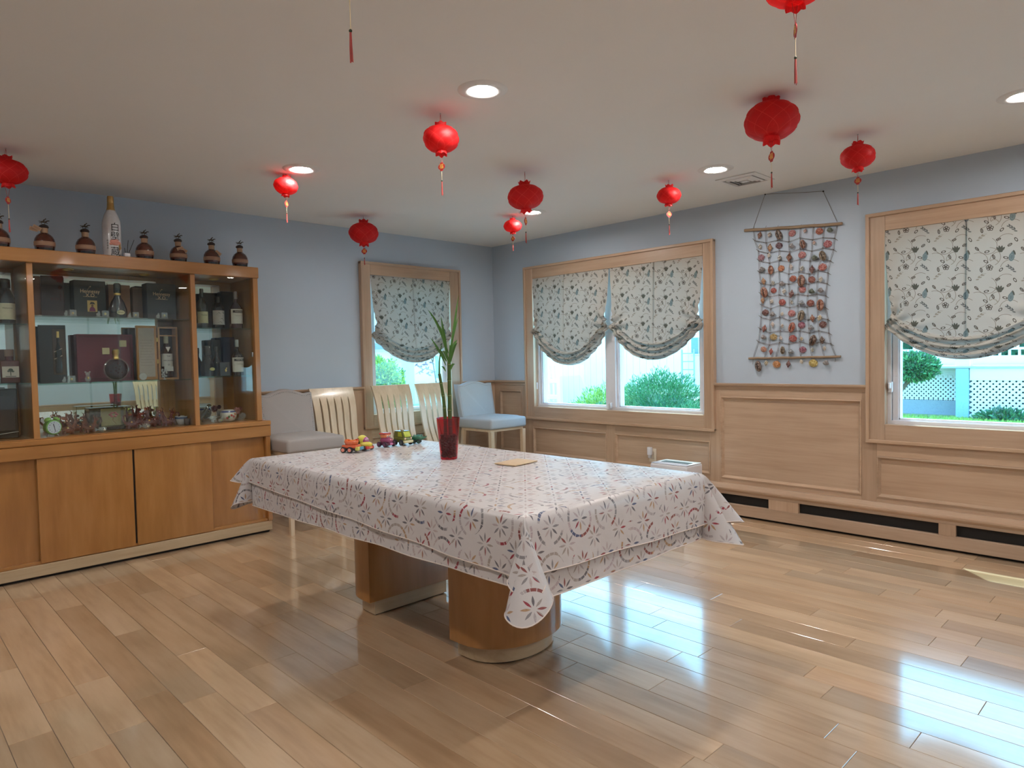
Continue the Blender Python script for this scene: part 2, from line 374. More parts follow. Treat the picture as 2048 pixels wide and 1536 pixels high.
# ------------------------------------------------------------------ windows
def window(wall, name, o, inn, lights, latches, W):
    """o outer casing (a0,a1,z0,z1), inn opening, lights = glass rectangles"""
    root = bpy.data.objects.new(name, None); COL.objects.link(root); structure(root)
    a0, a1, z0, z1 = o; b0, b1, y0, y1 = inn
    bar(wall, root, 'side_casing', a0, b0, z0, z1, 0, .033, 'z'); bar(wall, root, 'side_casing', b1, a1, z0, z1, 0, .033, 'z')
    bar(wall, root, 'head_casing', b0, b1, y1, z1, 0, .0325); bar(wall, root, 'sill_casing', b0, b1, z0, y0, 0, .0325)
    t = .017
    bar(wall, root, 'back_band', a0-.006, a0+t, z0, z1, 0, .046, 'z'); bar(wall, root, 'back_band', a1-t, a1+.006, z0, z1, 0, .046, 'z')
    bar(wall, root, 'back_band', a0-.006, a1+.006, z1-t, z1+.006, 0, .0465); bar(wall, root, 'back_band', a0-.006, a1+.006, z0-.006, z0+t, 0, .0465)
    jb = MB()
    wall.box(jb, b0-.014, b0, y0, y1, -.06, .0); wall.box(jb, b1, b1+.014, y0, y1, -.06, .0)
    wall.box(jb, b0, b1, y1, y1+.009, -.06, .0); wall.box(jb, b0, b1, y0-.004, y0, -.06, .0); jb.build('jamb', maple[2], root, 0)
    # vinyl frame with one sash per light
    fr = MB(); e = .022
    wall.box(fr, b0-.014, b0+e, y0, y1+.009, -.15, -.025); wall.box(fr, b1-e, b1+.014, y0, y1+.009, -.15, -.025)
    wall.box(fr, b0+e, b1-e, y0, y0+e, -.15, -.025); wall.box(fr, b0+e, b1-e, y1-e, y1+.009, -.15, -.025)
    for (l, r_), (l2, r2) in zip(lights, lights[1:]): wall.box(fr, r_+.02, l2-.02, y0+e, y1-e, -.15, -.02)
    fr.build('window_frame', white_m, root, 0)
    for l, r_ in lights:
        zb, zt = y0+.028, y1-.05
        s_ = MB(); f = .033
        for q0, q1, p0, p1 in ((l-f, l, zb-.018, zt+f), (r_, r_+f, zb-.018, zt+f), (l, r_, zb-.018, zb), (l, r_, zt, zt+f)): wall.box(s_, q0, q1, p0, p1, -.11, -.04)
        for q0, q1, p0, p1 in ((l, l+.009, zb, zt), (r_-.009, r_, zb, zt), (l, r_, zb, zb+.008), (l, r_, zt-.008, zt)): wall.box(s_, q0, q1, p0, p1, -.10, -.05)
        sh = s_.build('sash', white_m, root, 0)
        wall.box(MB(), l+.002, r_-.002, zb+.002, zt-.002, -.079, -.075).build('glass_pane', glass_m, sh, 0)
    for a, z in latches:
        c = wall.P(a, z, -.02); k = MB().rbox((c[0]-.014, c[1]-.012, c[2]-.035), (c[0]+.014, c[1]+.012, c[2]+.035), .005, 2)
        c = wall.P(a, z+.012, .003); k.rbox((c[0]-.013, c[1]-.007, c[2]-.022), (c[0]+.013, c[1]+.007, c[2]+.016), .005, 2)
        k.build('latch', white_m, root)
    return root
window(WA, 'window_1', (-1.625, -.485, .652, 2.15), (-1.528, -.61, .775, 2.04), [(-1.455, -.655)], [], 0)
window(WB, 'window_2', (-2.59, -.50, .652, 2.16), (-2.50, -.61, .775, 2.045), [(-2.425, -1.605), (-1.46, -.655)], [(-.60, .98), (-2.505, .98)], 0)
window(WB, 'window_3', (-4.83, -3.72, .652, 2.16), (-4.72, -3.83, .775, 2.045), [(-4.66, -3.89)], [(-3.85, 1.02)], 0)
window(WB, 'window_4', (-6.75, -5.64, .652, 2.16), (-6.64, -5.75, .775, 2.045), [(-6.58, -5.81)], [], 0)
c = MB(); c.rbox((-.012, -1.55, .79), (.02, -1.535, .84), .004).rbox((-.012, -1.528, .785), (.02, -1.512, .835), .004)
c.build('casement_lock', white_m, bpy.data.objects['window_2'])

# printed linen: motifs laid out in a repeating tile
def linen():
    g = G('printed_linen')
    uv = g.n('UVMap').outputs[0]
    TW, TH = .225, .235; K = 1.22
    sp = g.sep(uv)
    u = g.ma('DIVIDE', sp[0], TW); v = g.ma('DIVIDE', g.ma('ADD', sp[1], g.ma('MULTIPLY', sp[0], .12)), TH)
    P = g.comb(g.ma('MULTIPLY', g.ma('FRACT', u), TW), g.ma('MULTIPLY', g.ma('FRACT', v), TH))
    def el(x, y, a, b, rot):
        mp = g.n('Mapping', {'Vector': P, 'Location': (x*TW, y*TH, 0), 'Rotation': (0, 0, math.radians(rot)), 'Scale': (a*K, b*K, 1)}, vector_type='TEXTURE')
        return g.vm('LENGTH', mp.outputs[0], None, 1)
    def fill(L): return g.ma('LESS_THAN', L, 1.0)
    def ring(L, w): return g.ma('LESS_THAN', g.ma('ABSOLUTE', g.ma('SUBTRACT', L, 1.0)), w)
    def un(l):
        r_ = l[0]
        for q in l[1:]: r_ = g.ma('MAXIMUM', r_, q)
        return r_
    def arc(x, y, rad, lo, hi):       # a piece of a vine
        d = g.vm('SUBTRACT', P, (x*TW, y*TH, 0)); q = g.sep(d)
        L = g.vm('LENGTH', d, None, 1); an = g.ma('ARCTAN2', q[1], q[0])
        m = g.ma('LESS_THAN', g.ma('ABSOLUTE', g.ma('SUBTRACT', L, rad)), .0012)
        return g.ma('MULTIPLY', m, g.ma('MULTIPLY', g.ma('GREATER_THAN', an, math.radians(lo)), g.ma('LESS_THAN', an, math.radians(hi))))
    brown = un([fill(el(.60+dx, .60+dy, .0045, .013, r_)) for dx, dy, r_ in ((-.05,.01,35),(-.02,.035,12),(.02,.035,-12),(.05,.01,-35))] +      # tulip flower
               [fill(el(.60, .565, .009, .006, 0)), fill(el(.90, .53, .004, .012, 20))])
    leaves = [(.08,.62,40),(.30,.55,-70),(.45,.42,20),(.28,.30,60),(.80,.72,-50),(.93,.85,30),(.55,.86,-65),(.72,.40,75),(.18,.08,10),(.62,.10,-40)]
    ring_l = un([ring(el(x, y, .0048, .0088, r_), .26) for x, y, r_ in leaves] + [fill(el(x, y, .0018, .005, r_)) for x, y, r_ in leaves[::2]])
    flower = un([fill(el(.36, .15, .0036, .0036, 0))] + [ring(el(.36+.044*math.cos(k*1.257+.3), .15+.042*math.sin(k*1.257+.3), .0062, .0056, 40*k), .26) for k in range(5)])
    sprig = un([fill(el(.10+.030*k, .86+.028*k+(.02 if k % 2 else -.02), .0030, .0068, -35 if k % 2 else -75)) for k in range(7)])
    sprig2 = un([fill(el(.76+.026*k, .20-.02*k+(.025 if k % 2 else -.02), .0028, .0072, 30 if k % 2 else 80)) for k in range(7)])
    berries = un([fill(el(.46+.075*math.cos(math.radians(a))*1.2, .28+.075*math.sin(math.radians(a)), .0028, .0028, 0)) for a in range(20, 170, 25)])
    pome = un([fill(el(.845, .42, .0115, .0205, -8)), fill(el(.845, .515, .003, .009, -22)), fill(el(.875, .51, .003, .009, 22)), fill(el(.86, .525, .0022, .009, 0))])
    pline = ring(el(.845, .42, .0062, .0125, -8), .10)
    vine = un([arc(.60, .33, .052, 95, 250), arc(.36, .42, .055, -60, 90), arc(.30, .70, .050, 200-360, 60), arc(.75, .78, .050, 60, 179), arc(.85, .12, .055, 20, 170), arc(.12, .33, .045, -80, 120)])
    wv = g.noise(uv, 900, 1)
    base = g.mix(wv, (.42, .38, .33), (.54, .495, .435))
    c_ = g.mix(vine, base, (.20, .145, .11))
    c_ = g.mix(un([sprig, berries]), c_, (.30, .245, .19)); c_ = g.mix(sprig2, c_, (.13, .125, .115))
    c_ = g.mix(ring_l, c_, (.075, .055, .04)); c_ = g.mix(flower, c_, (.09, .07, .055))
    c_ = g.mix(brown, c_, (.10, .095, .075)); c_ = g.mix(pome, c_, (.16, .195, .19)); c_ = g.mix(pline, c_, (.26, .285, .27))
    d = g.n('BsdfPrincipled', {'Base Color': c_, 'Roughness': .9, 'Specular IOR Level': .1})
    tr = g.n('BsdfTranslucent', {'Color': c_})
    g.surf(g.n('MixShader', {0: .10, 1: d.outputs[0], 2: tr.outputs[0]}).outputs[0])
    return g.m
linen_m = linen()
def shade(wall, name, label, a0, a1, zt, kl, kr, zb, cs, seed, off=0.0, flip=1, dz=.03):
    """balloon shade: flat with a centre pleat above, gathered into a swag below. kl, kr: heights of the tied ends"""
    rnd = random.Random(seed); W = a1-a0
    ss = sorted({*[i/64 for i in range(65)], cs-.012, cs-.006, cs-.002, cs, cs+.002, cs+.006, cs+.012})
    ph = [rnd.uniform(0, 6.28) for _ in range(8)]
    rows = []; uvs = []; NT = 96
    for j in range(NT+1):
        t = j/NT; row = []; uvr = []
        for s in ss:
            e = 2*s-1; sw = max(0.0, 1-abs(e)**2.1)
            kn = kl*(1-s)+kr*s
            zlow = kn - (kn-zb)*sw - .012
            zl = kn + .085 - (kn+.085-zb-.13)*sw**1.2
            T1 = .60
            if t < T1: q = t/T1; z = zt - (zt-zl)*q; b = 0
            else: b = (t-T1)/(1-T1); z = zl - (zl-zlow)*b
            edge = abs(e)**6

            a = a0 + W*s + .030*math.exp(-((z-(kn+.09))/.09)**2)*edge*(-1 if e > 0 else 1)
            a += (.016 if e > 0 else -.016)*math.exp(-((z-kn)/.03)**2)*edge + (-.016 if e > 0 else .016)*math.exp(-((z-kn-.24)/.16)**2)*abs(e)**3
            d = dz + .026*min(1, t/T1)*(1-.6*edge)
            d += .005*math.sin(5*e*PI+ph[0])*min(1, t*1.6)
            d += (.014*math.exp(-((s-cs)/.06)**2) - .034*max(0, 1-abs(s-cs)/.0065))*max(0, 1-t*1.2)
            # swag folds running along the curve, pinched at the ties
            if t > .42:
                g_ = min(1, (t-.42)/.25)
                d += g_*(.022*math.sin(b*19+1.4*math.sin(e*2.2+ph[1])+ph[2]) + .008*math.sin(b*37+e*3+ph[3]))*(.55+.45*sw)
                d += g_*.017*math.sin((z-kn)*80+abs(e)*8+ph[4])*abs(e)**1.4
            d += .03*b*sw*(1-b*.55)
            # creases radiating from the tied ends
            for sx, kz, pp in ((-1, kl, ph[5]), (1, kr, ph[6])):
                r_ = math.hypot((e-sx)*W*.5, z-kz); an = math.atan2(z-kz, abs(e-sx)*W*.5+1e-6)
                d += .015*math.sin(an*9+pp)*math.exp(-((r_-.10)/.10)**2)
            if j == NT: d -= .02
            row.append(wall.P(a, z, d))
            vlen = (zt - z) if t < T1 else (zt-zl) + (b*.34)*(.6+.4*sw)
            uvr.append((flip*W*s+off, -vlen+off*.7))
        rows.append(row); uvs.append(uvr)
    o = MB().grid(rows, 0, uvs).build(name, linen_m, None, 180, recalc=False)
    tag(o, label, 'curtain', 'printed balloon shades')
    # head rail the cloth is fixed to
    MB().box(wall.P(a0+.004, zt-.025, dz-.028), wall.P(a1-.004, zt+.0, dz-.006)).build('head_rail', white_m, o, 0)
    return o
shade(WA, 'balloon_shade', 'printed linen balloon shade over the small window above the slat-back chairs', -1.525, -.613, 2.035, 1.505, 1.50, 1.25, .5, 3, .05)
shade(WB, 'balloon_shade', 'printed balloon shade hanging lower of the double window, on the half nearer the room corner', -1.565, -.613, 2.043, 1.535, 1.51, 1.195, .56, 5, .11, -1)
shade(WB, 'balloon_shade', 'printed balloon shade of the double window, on the half nearer the shell hanging', -2.498, -1.575, 2.043, 1.51, 1.525, 1.235, .49, 8, .02, -1)
shade(WB, 'balloon_shade', 'printed balloon shade with one deep swag over the window with the lattice view', -4.718, -3.833, 2.043, 1.42, 1.42, 1.21, .49, 11, .17, -1)

shade(WB, 'balloon_shade', 'printed balloon shade behind the camera, seen only in the hutch glass', -6.638, -5.753, 2.043, 1.42, 1.42, 1.21, .49, 14, .07, -1)

# ------------------------------------------------------------------ ceiling fittings
lens_g = G('lamp_lens'); lens_g.surf(lens_g.n('Emission', {'Color': (1, .955, .91, 1), 'Strength': LAMP}).outputs[0])
ring_m = plain('white_lamp_trim', (.72, .70, .68), .45, noise=.01)
def downlight(x, y, label):
    t = thing('recessed_light', label, 'ceiling light', (x, y, H), 0, 'recessed ceiling lights')
    MB().lathe([(.056, .0), (.056, -.002), (.072, -.0085), (.092, -.0075), (.110, -.0015), (.111, 0)], 40, cap=False).build('trim_ring', ring_m, t)
    MB().lathe([(.001, -.0026), (.0555, -.0026), (.0555, -.001), (.001, -.001)], 40, cap=False).build('lens', lens_g.m, t, 30)
for x, y, l in ((-2.88, -3.09, 'recessed ceiling light above the dining table, the largest in view'), (-2.90, -1.45, 'recessed ceiling light beside the small lantern in front of the cabinet'),
                (-.91, -3.11, 'recessed ceiling light next to the air vent'), (-.91, -1.48, 'recessed ceiling light half hidden behind a big lantern near the corner'),
                (-.93, -4.71, 'recessed ceiling light cut off by the picture edge above the lattice window'),
                (-4.88, -1.45, 'recessed ceiling light over the far cabinet end, out of view'), (-4.88, -3.1, 'recessed ceiling light beyond the left picture edge'),
                (-2.88, -4.72, 'recessed ceiling light above the camera side of the table'), (-4.88, -4.72, 'recessed ceiling light above the camera'),
                (-.93, -6.35, 'added ceiling light behind the camera by the right wall'), (-2.88, -6.35, 'added ceiling light behind the camera, middle of its row'), (-4.88, -6.35, 'added ceiling light behind the camera, on the left')):  # this last row is added to brighten the front wall in the mirror
    downlight(x, y, l)
vent = thing('air_vent', 'square white ceiling air vent with stepped louvres beside a recessed light', 'vent', (-.52, -3.11, H))
MB().lathe([(.20, -.001), (.20, -.006), (.155, -.012), (.150, -.004)], 4, M=Matrix.Rotation(PI/4, 4, 'Z'), cap=False).build('frame', ring_m, vent, 0)
MB().box((-.105, -.105, -.003), (.105, .105, -.0005)).build('duct', dark_m, vent, 0)
for k, q in enumerate((.092, .070, .048)):
    MB().lathe([(q*1.414, -.003), (q*1.414, -.010), (q*1.414-.016, -.016), (q*1.414-.018, -.0145)], 4, M=Matrix.Rotation(PI/4, 4, 'Z'), cap=False).build('louvre', ring_m, vent, 0)
MB().box((-.024, -.024, -.016), (.024, .024, -.003)).build('centre_plate', ring_m, vent, 0)
# ------------------------------------------------------------------ dining table and its two cloths
TX0, TX1, TY0, TY1, TZ = -3.43, -2.40, -3.85, -1.85, .762
tb = thing('dining_table', 'honey maple dining table on two half-round pedestals under the patterned cloths', 'table', (-2.9, -2.85, 0))
MB().rbox((TX0+2.9, TY0+2.85, .715), (TX1+2.9, TY1+2.85, TZ), .012, 3).build('tabletop', honey[1], tb)
def dshape(cx, w, y0, dep, sgn, n=28, r=.03):
    pts = [(cx - w/2, y0)]
    for i in range(n+1):
        a = PI*i/n
        pts.append((cx - w/2*math.cos(a), y0 + sgn*(.05 + (dep-.05)*math.sin(a)**.8)))
    return pts + [(cx + w/2, y0)]
for y0, sg in ((.37, 1), (-.25, -1)):
    MB().prism(dshape(.02, .53, y0, .29, sg), .075, .715, lambda a, b, h: (a, b, h)).build('pedestal', honey[2], tb, 40)
    MB().prism(dshape(.015, .45, y0+sg*.012, .245, sg), .006, .075, lambda a, b, h: (a, b, h)).build('plinth', plinth_wood, tb, 40)
    MB().prism(dshape(.015, .43, y0+sg*.02, .23, sg), 0, .006, lambda a, b, h: (a, b, h)).build('glide', dark_m, tb, 40)

def patchwork():
    g = G('patchwork_print')
    uv = g.n('UVMap').outputs[0]; sp = g.sep(uv); S = .142
    qa = g.ma('DIVIDE', sp[0], S); qb = g.ma('DIVIDE', sp[1], S)
    def local(sh):
        return g.comb(g.ma('SUBTRACT', g.ma('FRACT', g.ma('ADD', qa, sh)), .5), g.ma('SUBTRACT', g.ma('FRACT', g.ma('ADD', qb, sh)), .5))
    def flower(f):
        fs = g.sep(f); r = g.vm('LENGTH', f, None, 1); an = g.ma('ARCTAN2', fs[1], fs[0])
        lat = g.ma('MULTIPLY', r, g.ma('ABSOLUTE', g.ma('SINE', g.ma('MULTIPLY', an, 4.0))))
        wd = g.ma('MULTIPLY', g.ma('SINE', g.ma('MULTIPLY', g.ma('SUBTRACT', r, .055), PI/.225)), .10)
        return g.ma('MULTIPLY', g.ma('LESS_THAN', lat, wd), g.ma('MULTIPLY', g.ma('GREATER_THAN', r, .06), g.ma('LESS_THAN', r, .275))), an
    pet1, an1 = flower(local(0.0)); pet2, an2 = flower(local(.5))
    pet = g.ma('MAXIMUM', pet1, pet2)
    e = local(0.0); re = g.vm('LENGTH', e, None, 1); es = g.sep(e)
    band = g.ma('LESS_THAN', g.ma('ABSOLUTE', g.ma('SUBTRACT', re, .395)), .034)
    cut = g.ma('GREATER_THAN', g.ma('ABSOLUTE', g.ma('SINE', g.ma('MULTIPLY', g.ma('ARCTAN2', es[1], es[0]), 9.0))), .18)
    gap = g.ma('GREATER_THAN', g.noise(g.comb(qa, qb), 1.9, 0), .50)
    ringm = g.ma('MULTIPLY', g.ma('MULTIPLY', band, cut), gap)
    PAL = [(0, (.44, .39, .40)), (.15, (.26, .24, .25)), (.28, (.38, .32, .29)), (.40, (.14, .125, .14)), (.52, (.48, .39, .41)), (.63, (.26, .07, .06)), (.72, (.50, .41, .40)), (.82, (.44, .27, .15)), (.89, (.08, .10, .19)), (.95, (.32, .035, .055))]
    def hue(sh, an, k, zz): return g.n('TexWhiteNoise', {'Vector': g.comb(g.ma('ADD', g.ma('FLOOR', g.ma('ADD', qa, sh)), .1), g.ma('ADD', g.ma('FLOOR', g.ma('ADD', qb, sh)), zz), g.ma('FLOOR', g.ma('ADD', g.ma('MULTIPLY', an, k/(2*PI)), .5)))}).outputs[0]
    wn1 = g.ma('ADD', g.ma('MULTIPLY', pet1, hue(0.0, an1, 8, .3)), g.ma('MULTIPLY', pet2, hue(.5, an2, 8, .7)))
    wn2 = hue(0.0, g.ma('ARCTAN2', es[1], es[0]), 6, .5)
    fleck = g.ma('MULTIPLY_ADD', g.noise(uv, 260, 2), .9, .55)
    cp = g.ramp(wn1, PAL, 'CONSTANT'); cr = g.ramp(wn2, PAL, 'CONSTANT')
    ink = g.mix(1.0, g.mix(pet, cr, cp), g.comb(fleck, fleck, fleck), 'MULTIPLY')
    base = g.mix(g.noise(uv, 14, 3), (.595, .56, .555), (.655, .615, .61))
    col = g.mix(g.ma('MAXIMUM', pet, ringm), base, ink)
    nd = g.bsdf(Base_Color=col, Roughness=.42, Specular_IOR_Level=.55, Coat_Weight=.3, Coat_Roughness=.2)
    cre = g.ma('MAXIMUM', g.ma('LESS_THAN', g.ma('ABSOLUTE', g.ma('SUBTRACT', g.ma('FRACT', g.ma('MULTIPLY', sp[0], 3.4)), .5)), .012), g.ma('LESS_THAN', g.ma('ABSOLUTE', g.ma('SUBTRACT', g.ma('FRACT', g.ma('MULTIPLY', sp[1], 2.9)), .5)), .010))
    hgt = g.ma('ADD', g.ma('MULTIPLY', cre, .25), g.ma('ADD', g.noise(uv, 7, 3), g.ma('MULTIPLY', g.noise(uv, 38, 2), .15)))
    g.bump(nd, hgt, .35, .012)
    return g.m
patch_m = patchwork()
hem_m = plain('hem_piping', (.74, .64, .58), .8)
def cloth(name, label, zt, off, hx0, hx1, hy0, hy1, ears, seed, wave, out):
    """hx0(y) etc give the overhang along each side; ears: diag/perp half-angles of the fold at each corner"""
    rnd = random.Random(seed); mb = MB()
    x0, x1, y0, y1 = TX0-off, TX1+off, TY0-off, TY1+off
    NX, NY, ND = 26, 50, 22
    xs = [x0+(x1-x0)*i/NX for i in range(NX+1)]; ys = [y0+(y1-y0)*i/NY for i in range(NY+1)]
    rc = .014
    def top(x, y):
        m = min(x-x0, x1-x, y-y0, y1-y)
        return zt - (.0 if m > .012 else (.012-m)**2/.03) + .0012*math.sin(x*21+seed)*math.sin(y*17)
    mb.grid([[(x, y, top(x, y)) for x in xs] for y in ys], 0, [[(x, y) for x in xs] for y in ys])
    ph = [rnd.uniform(0, 6.28) for _ in range(8)]
    hem = []
    def side(P, n, h, along, c0, uvf, k):
        rows = []; uvs = []
        for j in range(ND+1):
            row = []; uvr = []
            for i, s in enumerate(along):
                hh = h(s); l = hh*j/ND; q = i/(len(along)-1); m = min(1, 6*min(q, 1-q))
                o = out*(1-math.exp(-l/.02)) + l*wave*(.35+.65*math.sin(s*6.1+ph[k])**2)*m + wave*2*l*l*math.sin(s*15+ph[k+4])*m
                p = P(s); row.append((p[0]+n[0]*o, p[1]+n[1]*o, top(*p) - l + .003*(1-math.exp(-l/.01))))
                uvr.append(uvf(s, l))
            rows.append(row); uvs.append(uvr)
        mb.grid(rows, 0, uvs); hem.append(rows[-1])
    side(lambda s: (x0, s), (-1, 0), hx0, ys, 0, lambda s, l: (x0-l, s), 0)
    side(lambda s: (x1, s), (1, 0), hx1, ys, 0, lambda s, l: (x1+l, s), 1)
    side(lambda s: (s, y0), (0, -1), hy0, xs, 0, lambda s, l: (s, y0-l), 2)
    side(lambda s: (s, y1), (0, 1), hy1, xs, 0, lambda s, l: (s, y1+l), 3)
    for (sx, sy), (A, B, rot) in ears.items():
        cx, cy = (x0 if sx < 0 else x1), (y0 if sy < 0 else y1)
        hu = (hx0 if sx < 0 else hx1)(cy); hv = (hy0 if sy < 0 else hy1)(cx)
        A_, B_ = math.radians(A), math.radians(B)
        rows = []; uvs = []; NP = 36
        for j in range(ND+1):
            row = []; uvr = []
            for i in range(NP+1):
                f = PI/2*i/NP
                # rounded cloth corner
                ru = hu/max(math.cos(f), 1e-3); rv = hv/max(math.sin(f), 1e-3)
                rm = (ru**-6.5+rv**-6.5)**(-1/6.5)
                l = rm*j/ND
                th = 2*PI*i/NP
                dg = A_*(1-math.cos(th)); pp = B_*math.sin(th)          # diag / perpendicular tilt
                a = (dg - pp)/1.41421; b = (dg + pp)/1.41421
                ca, sa = math.cos(rot), math.sin(rot); a, b = a*ca - b*sa, a*sa + b*ca
                m = math.hypot(a, b)
                d = (sx*math.sin(m)*a/m, sy*math.sin(m)*b/m, -math.cos(m)) if m > 1e-6 else (0, 0, -1)
                o = out*(1-math.exp(-l/.02))
                wu, wv = math.cos(f)**2, math.sin(f)**2
                row.append((cx+d[0]*l+sx*o*wu, cy+d[1]*l+sy*o*wv, top(cx, cy)+d[2]*l + .003*(1-math.exp(-l/.01))))
                uvr.append((cx+sx*l*math.cos(f), cy+sy*l*math.sin(f)))
            rows.append(row); uvs.append(uvr)
        mb.grid(rows, 0, uvs); hem.append(rows[-1])
    o = mb.build(name, patch_m, None, 60, recalc=False)
    tag(o, label, 'tablecloth', 'patterned tablecloths')
    hm = MB()
    for p in hem: hm.tube(p, .0022, 5)
    hm.build('hem', hem_m, o)
    return o
lin = lambda a, b, p0, p1: (lambda s: p0 + (p1-p0)*(s-a)/(b-a))
cloth('tablecloth', 'upper of the two white floral patchwork tablecloths, with the shorter overhang', TZ+.008, .006,
      lin(-1.85, -3.85, .125, .195), lin(-1.85, -3.85, .16, .20), lin(-3.43, -2.40, .185, .215), lin(-3.43, -2.4, .13, .16),
      {(-1, -1): (8.5, 18.8, .0), (1, -1): (19, 9, .10), (-1, 1): (21, 6, .1), (1, 1): (19, 9, 0)}, 3, .055, .019)
cloth('tablecloth', 'lower of the two white floral patchwork tablecloths, its hem showing below the other', TZ+.003, .002,
      lin(-1.85, -3.85, .245, .228), lin(-1.85, -3.85, .24, .27), lin(-3.43, -2.40, .275, .27), lin(-3.43, -2.4, .22, .24),
      {(-1, -1): (11, 17.5, .28), (1, -1): (15, 13, .05), (-1, 1): (12, 16, .15), (1, 1): (18, 9, 0)}, 9, .03, .010)
CT = TZ+.0095      # top of the cloth

# ------------------------------------------------------------------ on the table
def bamboo_vase():
    t = thing('vase', 'tall red glass vase holding two bamboo stalks on the table', 'vase', (-2.822, -2.721, CT))
    red = glassy('red_glass', (.85, .045, .11), refl=1.0, ior=1.5)
    MB().lathe([(.040, 0), (.0415, .003), (.0575, .200), (.0585, .203), (.0560, .203), (.0530, .190), (.039, .012), (.001, .012)], 36, cap=True).build('glass_body', red, t, 50)
    pb = MB(); rn = random.Random(4)
    for i in range(240):
        z = rn.uniform(.012, .118); a = rn.uniform(0, 6.28); q = rn.uniform(.014, .031+.09*z)
        s = rn.uniform(.007, .011); pb.ell((q*math.cos(a), q*math.sin(a), z), (s, s*.8, s*.7), 8, 5)
    tag(pb.build('pebbles', plain('dark_pebbles', (.028, .010, .020), .5), t), kind='stuff')
    stalk = plain('bamboo_stalk', (.065, .11, .022), .4, noise=.25, scale=40)
    leafm = plain('bamboo_leaf', (.07, .18, .03), .4, noise=.2, scale=60)
    def stem(pts, r0_, r1_, step, name):
        mb = MB(); n = len(pts); P = [Vector(p) for p in pts]; L = sum((P[i+1]-P[i]).length for i in range(n-1))
        fine = []; rs = []
        N = int(L/.006)
        for k in range(N+1):
            d = L*k/N; q = d
            for i in range(n-1):
                l = (P[i+1]-P[i]).length
                if q <= l or i == n-2: fine.append(P[i].lerp(P[i+1], min(1, q/l))); break
                q -= l
            nod = min(abs((d % step)-0), abs(step-(d % step)))
            rs.append((r0_+(r1_-r0_)*k/N)*(1+.16*math.exp(-(nod/.0035)**2)))
        o = mb.tube(fine, rs, 10).build(name, stalk, t)
        nm = plain('bamboo_node', (.30, .30, .12), .6)
        for k in range(1, int(L/step)+1):
            nr = MB(); i_ = min(N-1, int(k*step/L*N)); nr.tube([fine[i_]+(fine[i_+1]-fine[i_]).normalized()*q for q in (-.0012, .0012)], rs[i_]*1.06, 10)
            nr.build('node_ring', nm, o)
        return o
    stem([(.008, -.01, .015), (.008, -.005, .20), (.014, .0, .40), (.018, .004, .50)], .0115, .0085, .075, 'stalk')
    stem([(-.010, .012, .015), (-.008, .012, .20), (-.014, .014, .30), (-.030, .022, .42)], .0095, .0075, .06, 'stalk')
    rv = [Vector((math.cos(YAW), -math.sin(YAW), 0)), Vector((math.sin(YAW), math.cos(YAW), 0)), Vector((0, 0, 1))]
    def leaf(p, tip, w, sag, dep=0.0):
        p = rv[0]*p[0] + rv[2]*p[1] + rv[1]*dep*.3; q = rv[0]*tip[0] + rv[2]*tip[1] + rv[1]*dep
        rows = []; d = (q-p); sd = d.cross(rv[1] + Vector((.2, .1, .3))).normalized()
        for k in range(11):
            f = k/10; c = p.lerp(q, f) + Vector((0, 0, sag*math.sin(f*PI)))
            ww = w*(math.sin(PI*min(1, f*.93+.07))**.8)*(1-.25*f)
            nrm = rv[1]
            rows.append([c - sd*ww, c + nrm*ww*.35, c + sd*ww])
        MB().grid(rows).build('leaf', leafm, t, 80)
    # thin shoots and blades, in metres right of the vase axis / above its base
    for pts, r in ((((.018*.0+.010, .0, .40), (.016, .004, .47), (.026, .004, .56)), .005), (((-.030, .022, .42), (-.030, .02, .48), (-.022, .01, .56)), .0045)):
        MB().tube(pts, [r, r*.8, r*.5], 8).build('shoot', leafm, t)
    for p, tip, w_, sag, dep in (((.015,.50),(.064,.805),.0065,.0,.02), ((.010,.52),(-.085,.735),.007,.03,-.03), ((-.005,.46),(-.082,.60),.006,.012,.03), ((.005,.50),(-.018,.70),.0085,.0,-.05),
                             ((.018,.49),(.052,.585),.0085,.02,.03), ((.018,.47),(.058,.57),.007,.02,-.04), ((.014,.43),(.042,.465),.0065,.015,.0), ((.0,.48),(-.052,.545),.008,.015,-.04),
                             ((-.006,.43),(-.030,.455),.005,.008,.02), ((.016,.52),(.058,.70),.006,.02,.06), ((.0,.52),(-.035,.66),.008,.01,.05), ((.012,.47),(-.02,.53),.008,.02,-.03)):
        leaf(p, tip, w_, sag, dep)
bamboo_vase()
bd = MB().rbox((-.085, -.062, 0), (.085, .062, .006), .0029, 2).build('cutting_board', plain('tan_board', (.60, .44, .27), .5))
bd.location = (-2.712, -3.082, CT+.0005); bd.rotation_euler = (0, 0, .12); tag(bd, 'thin tan rectangular board lying flat on the tablecloth', 'board')

def toy(name, label, loc, rz, body, sc_=1.0): 
    t = thing(name, label, 'toy', loc, rz, 'toy cars on the table'); body(t); t.scale = (sc_,)*3; return t
def wheels(t, xs, y, r, hub, tyre=(.02, .018, .02)):
    for x_ in xs:
        for s in (-1, 1):
            M_ = Matrix.Translation((x_, s*y, r)) @ Matrix.Rotation(PI/2, 4, 'X')
            wh = MB().lathe([(r*.75, -.006), (r, -.004), (r, .004), (r*.75, .006)], 20, M=M_).build('wheel', matte, t, 40, tyre)
            MB().lathe([(r*.62, -.0075), (r*.62, .0075)], 16, M=M_).build('hub', gloss, wh, 40, hub)
def eyes(t, x_, z, dy, r=.004):
    for s in (-1, 1):
        e = MB().ell((x_, s*dy, z), (r*.5, r, r*1.2), 10, 6).build('eye', gloss, t, 60, (.85, .82, .8))
        MB().ell((x_+r*.45, s*dy, z-.0005), (r*.3, r*.5, r*.6), 8, 5).build('pupil', gloss, e, 60, (.02, .02, .02))
